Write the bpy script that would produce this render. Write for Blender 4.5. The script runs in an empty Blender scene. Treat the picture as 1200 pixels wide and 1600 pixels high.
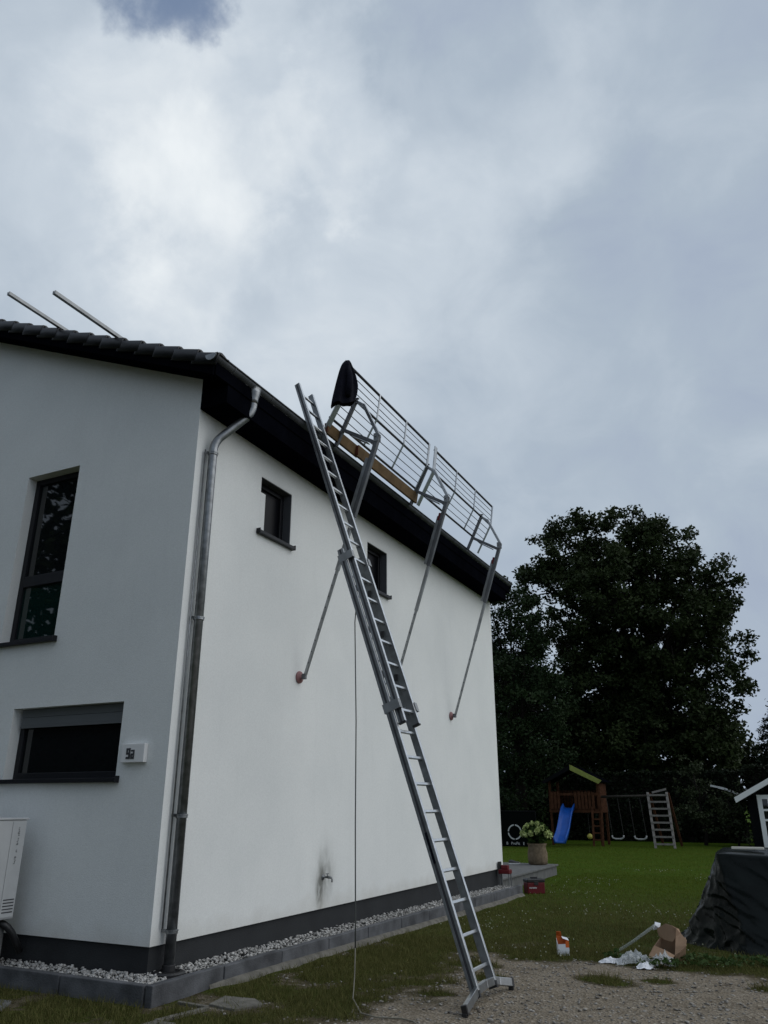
import bpy, bmesh, math, random
import numpy as np
from mathutils import Vector, Matrix, noise

random.seed(7)
rng = np.random.default_rng(11)
R = math.radians
scene = bpy.context.scene
C = scene.collection

# ------------------------------------------------------------------ camera
F_PX, HOR = 1205.0, 1255.0
PITCH = math.atan((HOR - 800.0) / F_PX)
YAW = R(26.3)
cam_d = bpy.data.cameras.new('camera')
cam_d.sensor_fit = 'VERTICAL'
cam_d.sensor_height = 36.0
cam_d.lens = F_PX / 1600.0 * 36.0
cam_d.clip_start = 0.05
cam_d.clip_end = 3000.0
cam = bpy.data.objects.new('camera', cam_d)
C.objects.link(cam)
fw = Vector((-math.sin(YAW) * math.cos(PITCH), math.cos(YAW) * math.cos(PITCH), math.sin(PITCH)))
rt = Vector((math.cos(YAW), math.sin(YAW), 0))
up = rt.cross(fw)
m = Matrix((rt, up, -fw)).transposed().to_4x4()
m.translation = Vector((0, 0, 1.6))
cam.matrix_world = m
scene.camera = cam

# ------------------------------------------------------------------ sky and sun
SUN_DIR = Vector((0.90, 0.32, 0.76)).normalized()
world = bpy.data.worlds.new('World')
scene.world = world
world.use_nodes = True
nt = world.node_tree
nt.nodes.clear()


def N(tree, kind, **kw):
    n = tree.nodes.new(kind)
    for k, v in kw.items():
        setattr(n, k, v)
    return n


def math_node(tree, op, a, b=None, clamp=False):
    n = N(tree, 'ShaderNodeMath', operation=op)
    n.use_clamp = clamp
    for i, v in enumerate((a, b)):
        if v is None:
            continue
        if isinstance(v, (int, float)):
            n.inputs[i].default_value = v
        else:
            tree.links.new(v, n.inputs[i])
    return n.outputs[0]


def build_sky():
    L = nt.links.new
    tc = N(nt, 'ShaderNodeTexCoord')
    d = tc.outputs['Generated']

    def dot(vec):
        n = N(nt, 'ShaderNodeVectorMath', operation='DOT_PRODUCT')
        L(d, n.inputs[0])
        n.inputs[1].default_value = Vector(vec).normalized()
        return n.outputs['Value']

    def lobe(vec, lo, hi):
        mr = N(nt, 'ShaderNodeMapRange', interpolation_type='SMOOTHSTEP')
        L(dot(vec), mr.inputs['Value'])
        mr.inputs['From Min'].default_value = lo
        mr.inputs['From Max'].default_value = hi
        return mr.outputs['Result']

    def fbm(scale, detail, rough, dist, off):
        mp = N(nt, 'ShaderNodeMapping')
        L(d, mp.inputs['Vector'])
        mp.inputs['Location'].default_value = off
        mp.inputs['Scale'].default_value = (1, 1, 1.25)
        n = N(nt, 'ShaderNodeTexNoise')
        L(mp.outputs[0], n.inputs['Vector'])
        n.inputs['Scale'].default_value = scale
        n.inputs['Detail'].default_value = detail
        n.inputs['Roughness'].default_value = rough
        n.inputs['Distortion'].default_value = dist
        return n.outputs['Fac']

    # ragged cloud banks: warp the direction before measuring distances to the bank centres
    wn = N(nt, 'ShaderNodeTexNoise')
    L(d, wn.inputs['Vector'])
    wn.inputs['Scale'].default_value = 5.0
    wn.inputs['Detail'].default_value = 7
    wn.inputs['Roughness'].default_value = 0.58
    ws = N(nt, 'ShaderNodeVectorMath', operation='MULTIPLY_ADD')
    L(wn.outputs['Color'], ws.inputs[0])
    ws.inputs[1].default_value = (0.30, 0.30, 0.30)
    ws.inputs[2].default_value = (-0.15, -0.15, -0.15)
    wa = N(nt, 'ShaderNodeVectorMath', operation='ADD')
    L(d, wa.inputs[0])
    L(ws.outputs[0], wa.inputs[1])
    wd_ = N(nt, 'ShaderNodeVectorMath', operation='NORMALIZE')
    L(wa.outputs[0], wd_.inputs[0])

    def bank(vec, deg0, deg1, amp):
        n = N(nt, 'ShaderNodeVectorMath', operation='DOT_PRODUCT')
        L(wd_.outputs[0], n.inputs[0])
        n.inputs[1].default_value = Vector(vec).normalized()
        mr = N(nt, 'ShaderNodeMapRange', interpolation_type='SMOOTHSTEP')
        L(n.outputs['Value'], mr.inputs['Value'])
        mr.inputs['From Min'].default_value = math.cos(R(deg1))
        mr.inputs['From Max'].default_value = math.cos(R(deg0))
        mr.inputs['To Max'].default_value = amp
        return mr.outputs['Result']
    f1 = fbm(2.6, 5, 0.5, 0.25, (0.3, 1.7, 4.2))
    f2 = fbm(7.5, 8, 0.58, 0.5, (2.3, 0.1, 7.0))
    bright = math_node(nt, 'MULTIPLY', math_node(nt, 'SUBTRACT', f1, 0.5), 0.7)
    bright = math_node(nt, 'ADD', bright, math_node(nt, 'MULTIPLY', math_node(nt, 'SUBTRACT', f2, 0.5), 0.5))
    for b_ in (((-0.47, 0.55, 0.69), 4, 28, 0.33), ((-0.495, 0.495, 0.715), 1, 10, 0.24), ((-0.517, 0.565, 0.643), 1, 8, 0.22),
               ((-0.335, 0.57, 0.75), 0.5, 6, 0.30), ((-0.20, 0.655, 0.72), 1, 9, 0.18), ((-0.23, 0.565, 0.79), 1, 10, -0.26),
               ((-0.02, 0.70, 0.71), 1, 8, 0.12)):
        bright = math_node(nt, 'ADD', bright, bank(*b_))
    bright = math_node(nt, 'ADD', bright, 0.24, True)
    ramp = N(nt, 'ShaderNodeValToRGB')
    L(bright, ramp.inputs[0])
    el = ramp.color_ramp.elements
    el[0].position, el[0].color = 0.0, (0.335, 0.395, 0.525, 1)
    el[1].position, el[1].color = 1.0, (0.84, 0.885, 0.915, 1)
    for p, c in ((0.30, (0.415, 0.49, 0.58, 1)), (0.62, (0.575, 0.645, 0.72, 1))):
        e = el.new(p)
        e.color = c
    sky = N(nt, 'ShaderNodeTexSky', sky_type='NISHITA')
    sky.sun_disc = False
    sky.sun_elevation = math.asin(SUN_DIR.z)
    sky.sun_rotation = math.atan2(SUN_DIR.x, SUN_DIR.y)
    skys = N(nt, 'ShaderNodeMixRGB', blend_type='MULTIPLY')
    skys.inputs[0].default_value = 1
    L(sky.outputs[0], skys.inputs[1])
    skys.inputs[2].default_value = (0.14, 0.14, 0.14, 1)
    # a ragged hole in the cloud sheet where the blue shows
    hole = bank((-0.466, 0.390, 0.794), 0.3, 4.0, 0.85)
    mix = N(nt, 'ShaderNodeMixRGB')
    L(hole, mix.inputs[0])
    L(ramp.outputs[0], mix.inputs[1])
    L(skys.outputs[0], mix.inputs[2])
    bg = N(nt, 'ShaderNodeBackground')
    L(mix.outputs[0], bg.inputs['Color'])
    bg.inputs['Strength'].default_value = 1.0
    out = N(nt, 'ShaderNodeOutputWorld')
    L(bg.outputs[0], out.inputs['Surface'])


build_sky()
sun_d = bpy.data.lights.new('sun', 'SUN')
sun_d.energy = 1.35
sun_d.angle = R(75)
sun_d.color = (1.0, 0.97, 0.93)
sun = bpy.data.objects.new('sun', sun_d)
C.objects.link(sun)
sun.location = (20, 10, 30)
sun.rotation_euler = SUN_DIR.to_track_quat('Z', 'Y').to_euler()
vs = scene.view_settings
vs.view_transform = 'Standard'
vs.look = 'None'
vs.exposure = 0.0
vs.gamma = 1.0
vs.use_curve_mapping = False


# ------------------------------------------------------------------ materials
def mat(name, col, rough=0.7, metal=0.0, var=0.0, vscale=8.0, bump=0.0, bscale=60.0, spec=0.5, col2=None, detail=5.0):
    mt = bpy.data.materials.new(name)
    mt.use_nodes = True
    t = mt.node_tree
    b = t.nodes['Principled BSDF']
    b.inputs['Base Color'].default_value = (*col, 1)
    b.inputs['Roughness'].default_value = rough
    b.inputs['Metallic'].default_value = metal
    b.inputs['Specular IOR Level'].default_value = spec
    tc = None
    if var or col2:
        tc = N(t, 'ShaderNodeTexCoord')
        n = N(t, 'ShaderNodeTexNoise')
        t.links.new(tc.outputs['Object'], n.inputs['Vector'])
        n.inputs['Scale'].default_value = vscale
        n.inputs['Detail'].default_value = detail
        r = N(t, 'ShaderNodeValToRGB')
        t.links.new(n.outputs['Fac'], r.inputs[0])
        c2 = col2 or tuple(min(1, c * (1 + var)) for c in col)
        c1 = col if col2 else tuple(c * (1 - var) for c in col)
        r.color_ramp.elements[0].position = 0.32
        r.color_ramp.elements[1].position = 0.68
        r.color_ramp.elements[0].color = (*c1, 1)
        r.color_ramp.elements[1].color = (*c2, 1)
        t.links.new(r.outputs[0], b.inputs['Base Color'])
    if bump:
        tc = tc or N(t, 'ShaderNodeTexCoord')
        n = N(t, 'ShaderNodeTexNoise')
        t.links.new(tc.outputs['Object'], n.inputs['Vector'])
        n.inputs['Scale'].default_value = bscale
        n.inputs['Detail'].default_value = 6
        bp = N(t, 'ShaderNodeBump')
        bp.inputs['Strength'].default_value = bump
        bp.inputs['Distance'].default_value = 0.02
        t.links.new(n.outputs['Fac'], bp.inputs['Height'])
        t.links.new(bp.outputs[0], b.inputs['Normal'])
    return mt


def leaf_mat(name, c1, c2, vscale=0.6, trans=0.25, rough=0.55):
    mt = mat(name, c1, rough, 0, vscale=vscale, col2=c2, detail=8)
    b = mt.node_tree.nodes['Principled BSDF']
    b.inputs['Specular IOR Level'].default_value = 0.10
    t = mt.node_tree
    tr = N(t, 'ShaderNodeBsdfTranslucent')
    mx = N(t, 'ShaderNodeMixShader')
    mx.inputs[0].default_value = trans
    src = b.inputs['Base Color'].links[0].from_socket
    t.links.new(src, tr.inputs['Color'])
    out = t.nodes['Material Output']
    t.links.new(b.outputs[0], mx.inputs[1])
    t.links.new(tr.outputs[0], mx.inputs[2])
    t.links.new(mx.outputs[0], out.inputs['Surface'])
    return mt


def plaster_mat():
    mt = mat('plaster', (0.70, 0.70, 0.68), 0.9, 0, bump=0.22, bscale=140, spec=0.2)
    t = mt.node_tree
    L = t.links.new
    b = t.nodes['Principled BSDF']
    tc = N(t, 'ShaderNodeTexCoord')
    geo = N(t, 'ShaderNodeSeparateXYZ')
    L(tc.outputs['Object'], geo.inputs[0])
    n = N(t, 'ShaderNodeTexNoise')
    L(tc.outputs['Object'], n.inputs['Vector'])
    n.inputs['Scale'].default_value = 1.3
    n.inputs['Detail'].default_value = 8
    r = N(t, 'ShaderNodeValToRGB')
    L(n.outputs['Fac'], r.inputs[0])
    r.color_ramp.elements[0].position, r.color_ramp.elements[1].position = 0.3, 0.7
    r.color_ramp.elements[0].color = (0.715, 0.735, 0.722, 1)
    r.color_ramp.elements[1].color = (0.765, 0.782, 0.765, 1)

    # water and algae stain around the garden tap, running down to the plinth
    def stain(cy, cz, sy, sz, amp, nz, lo, hi):
        dy = math_node(t, 'DIVIDE', math_node(t, 'SUBTRACT', geo.outputs['Y'], cy), sy)
        dz = math_node(t, 'DIVIDE', math_node(t, 'SUBTRACT', geo.outputs['Z'], cz), sz)
        d2 = math_node(t, 'ADD', math_node(t, 'MULTIPLY', dy, dy), math_node(t, 'MULTIPLY', dz, dz))
        g = math_node(t, 'POWER', 2.718, math_node(t, 'MULTIPLY', d2, -1.0))
        nn = N(t, 'ShaderNodeTexNoise')
        ms_ = N(t, 'ShaderNodeMapping')
        L(tc.outputs['Object'], ms_.inputs['Vector'])
        ms_.inputs['Scale'].default_value = (1, 1.35, 0.62)
        L(ms_.outputs[0], nn.inputs['Vector'])
        nn.inputs['Scale'].default_value = nz
        nn.inputs['Detail'].default_value = 6
        mr = N(t, 'ShaderNodeMapRange')
        L(nn.outputs['Fac'], mr.inputs['Value'])
        mr.inputs['From Min'].default_value = lo
        mr.inputs['From Max'].default_value = hi
        return math_node(t, 'MULTIPLY', math_node(t, 'MULTIPLY', g, mr.outputs['Result']), amp)
    s = math_node(t, 'ADD', stain(9.42, 0.74, 0.19, 0.26, 1.05, 6, 0.20, 0.72), stain(9.30, 0.52, 0.075, 0.25, 1.05, 9, 0.22, 0.68))
    s = math_node(t, 'MINIMUM', s, 0.80)
    mx = N(t, 'ShaderNodeMixRGB')
    L(s, mx.inputs[0])
    L(r.outputs[0], mx.inputs[1])
    mx.inputs[2].default_value = (0.105, 0.105, 0.085, 1)
    # fine grain of the float finish
    gr = N(t, 'ShaderNodeTexNoise')
    L(tc.outputs['Object'], gr.inputs['Vector'])
    gr.inputs['Scale'].default_value = 75
    gr.inputs['Detail'].default_value = 4
    gv = N(t, 'ShaderNodeMapRange')
    L(gr.outputs['Fac'], gv.inputs['Value'])
    gv.inputs['From Min'].default_value = 0.3
    gv.inputs['From Max'].default_value = 0.7
    gv.inputs['To Min'].default_value = 0.945
    gv.inputs['To Max'].default_value = 1.04
    # thin rain streaks below the sills of the long side
    st = N(t, 'ShaderNodeTexNoise')
    mp = N(t, 'ShaderNodeMapping')
    L(tc.outputs['Object'], mp.inputs['Vector'])
    mp.inputs['Scale'].default_value = (6, 6, 0.8)
    L(mp.outputs[0], st.inputs['Vector'])
    st.inputs['Scale'].default_value = 1.0
    st.inputs['Detail'].default_value = 5
    sk = N(t, 'ShaderNodeMapRange')
    L(st.outputs['Fac'], sk.inputs['Value'])
    sk.inputs['From Min'].default_value = 0.56
    sk.inputs['From Max'].default_value = 0.80
    sk.inputs['To Min'].default_value = 1.0
    sk.inputs['To Max'].default_value = 0.965
    gm_ = N(t, 'ShaderNodeVectorMath', operation='SCALE')
    L(mx.outputs[0], gm_.inputs[0])
    L(math_node(t, 'MULTIPLY', gv.outputs['Result'], sk.outputs['Result']), gm_.inputs['Scale'])
    # faint splash soiling with its own ragged edge just above the plinth
    nn = N(t, 'ShaderNodeTexNoise')
    L(tc.outputs['Object'], nn.inputs['Vector'])
    nn.inputs['Scale'].default_value = 3.5
    nn.inputs['Detail'].default_value = 7
    h = math_node(t, 'SUBTRACT', 0.70, math_node(t, 'ADD', geo.outputs['Z'], math_node(t, 'MULTIPLY', nn.outputs['Fac'], 0.35)))
    h = math_node(t, 'MULTIPLY', h, 1.9, True)
    mx2 = N(t, 'ShaderNodeMixRGB')
    L(h, mx2.inputs[0])
    L(gm_.outputs[0], mx2.inputs[1])
    mx2.inputs[2].default_value = (0.44, 0.42, 0.37, 1)
    L(mx2.outputs[0], b.inputs['Base Color'])
    return mt


def ground_mat():
    mt = bpy.data.materials.new('ground')
    mt.use_nodes = True
    t = mt.node_tree
    L = t.links.new
    b = t.nodes['Principled BSDF']
    b.inputs['Roughness'].default_value = 0.95
    b.inputs['Specular IOR Level'].default_value = 0.04
    tc = N(t, 'ShaderNodeTexCoord')

    def noisy(scale, detail=6, rough=0.6):
        n = N(t, 'ShaderNodeTexNoise')
        L(tc.outputs['Object'], n.inputs['Vector'])
        n.inputs['Scale'].default_value = scale
        n.inputs['Detail'].default_value = detail
        n.inputs['Roughness'].default_value = rough
        return n.outputs['Fac']

    def ramp(f, *stops):
        r = N(t, 'ShaderNodeValToRGB')
        L(f, r.inputs[0])
        e = r.color_ramp.elements
        e[0].position, e[0].color = stops[0][0], (*stops[0][1], 1)
        e[1].position, e[1].color = stops[-1][0], (*stops[-1][1], 1)
        for p, c in stops[1:-1]:
            q = e.new(p)
            q.color = (*c, 1)
        return r.outputs[0]

    def mix(f, a, c, kind='MIX'):
        x = N(t, 'ShaderNodeMixRGB', blend_type=kind)
        if isinstance(f, (int, float)):
            x.inputs[0].default_value = f
        else:
            L(f, x.inputs[0])
        L(a, x.inputs[1])
        L(c, x.inputs[2])
        return x.outputs[0]
    vor = N(t, 'ShaderNodeTexVoronoi')
    L(tc.outputs['Object'], vor.inputs['Vector'])
    vor.inputs['Scale'].default_value = 42
    stone = ramp(vor.outputs['Color'], (0.1, (0.105, 0.088, 0.066)), (0.5, (0.21, 0.18, 0.14)), (0.85, (0.30, 0.265, 0.215)), (1.0, (0.52, 0.49, 0.44)))
    sand = ramp(noisy(3.1, 9, 0.7), (0.30, (0.085, 0.066, 0.045)), (0.48, (0.20, 0.168, 0.125)), (0.72, (0.27, 0.232, 0.182)))
    gravel = mix(ramp(noisy(13, 5), (0.35, (0, 0, 0)), (0.65, (1, 1, 1))), sand, stone)
    lawn = ramp(noisy(0.9, 9, 0.7), (0.30, (0.082, 0.080, 0.030)), (0.5, (0.060, 0.074, 0.016)), (0.72, (0.040, 0.052, 0.012)))
    lush = ramp(noisy(0.8, 9, 0.7), (0.30, (0.078, 0.098, 0.016)), (0.5, (0.058, 0.106, 0.008)), (0.72, (0.042, 0.072, 0.008)))
    sy = N(t, 'ShaderNodeSeparateXYZ')
    L(tc.outputs['Object'], sy.inputs[0])
    my = N(t, 'ShaderNodeMapRange', interpolation_type='SMOOTHSTEP')
    L(math_node(t, 'ADD', sy.outputs['Y'], math_node(t, 'MULTIPLY', noisy(0.5, 5), 5.0)), my.inputs['Value'])
    my.inputs['From Min'].default_value = 14.0
    my.inputs['From Max'].default_value = 25.0
    lawn = mix(my.outputs['Result'], lawn, lush)
    lawn2 = ramp(noisy(30, 5, 0.7), (0.3, (0.35, 0.35, 0.35)), (0.7, (1.25, 1.25, 1.25)))
    lawn = mix(1.0, lawn, lawn2, 'MULTIPLY')
    at = N(t, 'ShaderNodeAttribute')
    at.attribute_name = 'grass'
    soil = ramp(noisy(9, 8, 0.7), (0.3, (0.040, 0.034, 0.018)), (0.55, (0.085, 0.072, 0.045)), (0.75, (0.16, 0.142, 0.11)))
    ms = N(t, 'ShaderNodeMapRange', interpolation_type='SMOOTHSTEP')
    L(math_node(t, 'ADD', at.outputs['Fac'], math_node(t, 'MULTIPLY', math_node(t, 'SUBTRACT', noisy(6, 6, 0.7), 0.5), 0.5)), ms.inputs['Value'])
    ms.inputs['From Min'].default_value = 0.05
    ms.inputs['From Max'].default_value = 0.38
    gravel = mix(ms.outputs['Result'], gravel, soil)
    gm = math_node(t, 'ADD', at.outputs['Fac'], math_node(t, 'MULTIPLY', math_node(t, 'SUBTRACT', noisy(11, 6, 0.7), 0.5), 1.3))
    mr = N(t, 'ShaderNodeMapRange', interpolation_type='SMOOTHSTEP')
    L(gm, mr.inputs['Value'])
    mr.inputs['From Min'].default_value = 0.38
    mr.inputs['From Max'].default_value = 0.72
    L(mix(mr.outputs['Result'], gravel, lawn), b.inputs['Base Color'])
    bp = N(t, 'ShaderNodeBump')
    bp.inputs['Strength'].default_value = 0.7
    bp.inputs['Distance'].default_value = 0.03
    L(math_node(t, 'ADD', vor.outputs['Distance'], noisy(25, 8)), bp.inputs['Height'])
    L(bp.outputs[0], b.inputs['Normal'])
    return mt


M = {}
M['plaster'] = plaster_mat()
M['ground'] = ground_mat()
M['plinth'] = mat('plinth', (0.030, 0.032, 0.034), 0.9, var=0.12, vscale=3, bump=0.2, bscale=90, spec=0.2)
M['dark_wood'] = mat('dark_eave_boards', (0.0026, 0.003, 0.0048), 0.9, var=0.2, vscale=5, spec=0.0)
M['tile'] = mat('roof_tile', (0.014, 0.0145, 0.017), 0.40, var=0.3, vscale=4, bump=0.1, bscale=40, spec=0.35)
M['anthracite'] = mat('anthracite_frame', (0.010, 0.011, 0.014), 0.45, spec=0.25)
M['reveal'] = mat('shaded_reveal', (0.085, 0.09, 0.098), 0.8, bump=0.1, spec=0.2)
M['glass'] = mat('window_glass', (0.006, 0.008, 0.009), 0.02, spec=0.6)
M['glass_teal'] = mat('window_glass_before_green_blind', (0.004, 0.017, 0.015), 0.02, spec=0.6)
M['dull_pane'] = mat('dark_dull_pane', (0.0025, 0.003, 0.005), 0.35, spec=0.10)  # near-black pane with little reflection
M['matt_black'] = mat('matt_black_stain', (0.0045, 0.005, 0.006), 0.9, spec=0.08)
M['blind'] = mat('aluminium_blind', (0.13, 0.14, 0.145), 0.55, metal=0.1, spec=0.2)
M['zinc'] = mat('galvanised_pipe', (0.215, 0.226, 0.234), 0.36, metal=0.8, var=0.25, vscale=14)
M['gutter'] = mat('weathered_gutter', (0.075, 0.08, 0.088), 0.45, metal=0.25, var=0.25, vscale=6, spec=0.35)
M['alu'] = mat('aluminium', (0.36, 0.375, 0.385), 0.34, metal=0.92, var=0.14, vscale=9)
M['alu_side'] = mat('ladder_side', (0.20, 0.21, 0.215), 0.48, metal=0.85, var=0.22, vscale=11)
M['alu_skylit'] = mat('ladder_skylit', (0.66, 0.675, 0.68), 0.30, metal=0.92, var=0.10, vscale=17)  # sky highlight on the front lips put into the colour; rungs share it
M['alu_strut'] = mat('telescopic_strut', (0.30, 0.31, 0.315), 0.45, metal=0.75, var=0.2, vscale=9)
M['alu_dull'] = mat('dull_aluminium', (0.24, 0.25, 0.255), 0.5, metal=0.8, var=0.15, vscale=9)
M['steel_grey'] = mat('grey_steel', (0.125, 0.13, 0.137), 0.5, metal=0.7, var=0.2, vscale=7)
M['rod'] = mat('guard_rod', (0.055, 0.058, 0.062), 0.55, metal=0.5, spec=0.3)
M['black'] = mat('black_plastic', (0.014, 0.014, 0.015), 0.45)
M['red'] = mat('red_plastic', (0.11, 0.008, 0.012), 0.45, spec=0.3)
M['pad'] = mat('faded_red_pad', (0.26, 0.13, 0.13), 0.7)
M['kerb'] = mat('kerb_concrete', (0.088, 0.091, 0.097), 0.95, var=0.4, vscale=4, bump=0.3, bscale=70, spec=0.2, detail=9)
M['haunch'] = mat('pale_concrete', (0.135, 0.128, 0.11), 0.95, var=0.3, vscale=9, bump=0.5, bscale=50, spec=0.2)
M['pebble'] = mat('white_pebble', (0.13, 0.128, 0.12), 0.85, vscale=29, col2=(0.56, 0.55, 0.53), spec=0.3)
M['stone_bit'] = mat('loose_stone', (0.085, 0.075, 0.062), 0.9, vscale=23, col2=(0.36, 0.34, 0.31), spec=0.2)
M['slab'] = mat('slab', (0.12, 0.122, 0.12), 0.9, var=0.2, vscale=7, bump=0.2, spec=0.2)
M['plank'] = mat('sawn_plank', (0.115, 0.075, 0.036), 0.8, var=0.3, vscale=6, bump=0.2, spec=0.15)
M['plank_end'] = mat('red_plank_end', (0.13, 0.045, 0.028), 0.8, var=0.2, spec=0.15)
M['navy'] = mat('navy_cloth', (0.0055, 0.006, 0.011), 0.95, var=0.3, vscale=9, bump=0.3, bscale=40, spec=0.1)
M['brown_wood'] = mat('brown_timber', (0.062, 0.026, 0.013), 0.85, var=0.3, vscale=7, spec=0.1)
M['pale_wood'] = mat('weathered_timber', (0.19, 0.175, 0.16), 0.85, var=0.2, vscale=8, spec=0.2)
M['grey_wood'] = mat('grey_timber', (0.040, 0.036, 0.031), 0.85, var=0.25, vscale=8, spec=0.1)
M['blue'] = mat('blue_slide', (0.008, 0.075, 0.34), 0.38, var=0.12, vscale=5, spec=0.3)
M['lime'] = mat('lime_board', (0.22, 0.25, 0.06), 0.8, var=0.15, spec=0.2)
M['rope'] = mat('rope', (0.05, 0.048, 0.045), 0.9, spec=0.1)
M['white'] = mat('white_paint', (0.74, 0.74, 0.73), 0.6)
M['offwhite'] = mat('white_enamel', (0.50, 0.51, 0.51), 0.5, var=0.04)
M['grey_casing'] = mat('grey_casing', (0.33, 0.335, 0.33), 0.5)
M['ink'] = mat('dark_print', (0.04, 0.04, 0.045), 0.6)
M['cable'] = mat('cable_sheath', (0.055, 0.06, 0.055), 0.55)
M['cable_pale'] = mat('pale_rope', (0.17, 0.16, 0.125), 0.8)
M['tarp'] = mat('black_tarpaulin', (0.0032, 0.0058, 0.0052), 0.27, var=0.3, vscale=3, bump=0.4, bscale=8, spec=0.14)
M['card'] = mat('cardboard', (0.36, 0.23, 0.145), 0.85, var=0.12, vscale=7, bump=0.1)
M['card_in'] = mat('cardboard_inside', (0.30, 0.20, 0.13), 0.9, var=0.12)
M['orange'] = mat('orange_carton', (0.62, 0.12, 0.015), 0.5)
M['film'] = mat('plastic_film', (0.62, 0.65, 0.66), 0.2)
M['film'].node_tree.nodes['Principled BSDF'].inputs['Alpha'].default_value = 0.30
M['tube'] = mat('clear_tube', (0.42, 0.46, 0.44), 0.2)
M['tube'].node_tree.nodes['Principled BSDF'].inputs['Alpha'].default_value = 0.38
M['paper'] = mat('white_paper', (0.68, 0.70, 0.74), 0.6)
M['sack'] = mat('burlap', (0.17, 0.132, 0.09), 0.95, var=0.25, vscale=16, bump=0.5, bscale=60, spec=0.1)
M['bark'] = mat('bark', (0.016, 0.014, 0.012), 0.95, var=0.3, vscale=5, bump=0.6, bscale=12, spec=0.1)
M['oak'] = leaf_mat('oak_leaf', (0.015, 0.024, 0.008), (0.036, 0.052, 0.018), 0.7, 0.14)
M['leaf_dark'] = leaf_mat('dark_leaf', (0.012, 0.023, 0.009), (0.026, 0.045, 0.017), 0.7, 0.12)
M['leaf_shrub'] = leaf_mat('shrub_leaf', (0.018, 0.027, 0.012), (0.040, 0.052, 0.024), 2.5, 0.12)
M['needle'] = leaf_mat('conifer_needle', (0.014, 0.027, 0.014), (0.026, 0.046, 0.023), 1.5, 0.1)
M['hedge'] = leaf_mat('hedge_leaf', (0.006, 0.010, 0.005), (0.012, 0.019, 0.008), 1.5, 0.08)
M['hyd_leaf'] = leaf_mat('hydrangea_leaf', (0.030, 0.056, 0.014), (0.055, 0.095, 0.025), 9, 0.2)
M['bloom'] = mat('hydrangea_bloom', (0.26, 0.33, 0.09), 0.9, vscale=30, col2=(0.56, 0.62, 0.30), spec=0.1)
M['grass'] = leaf_mat('grass_blade', (0.055, 0.058, 0.015), (0.148, 0.142, 0.052), 22, 0.30, 0.8)
M['lawn'] = leaf_mat('lawn_blade', (0.058, 0.084, 0.009), (0.120, 0.150, 0.024), 14, 0.30, 0.8)
M['weed'] = leaf_mat('weed_leaf', (0.036, 0.066, 0.018), (0.060, 0.100, 0.030), 6, 0.25)
M['clover'] = mat('white_clover', (0.34, 0.35, 0.26), 0.9, spec=0.1)
M['ball'] = mat('yellow_ball', (0.55, 0.50, 0.10), 0.5)
M['canvas'] = mat('black_canvas', (0.003, 0.004, 0.004), 0.9, spec=0.05)
M['pale_sheet'] = mat('pale_sheet', (0.62, 0.60, 0.52), 0.7)


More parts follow.
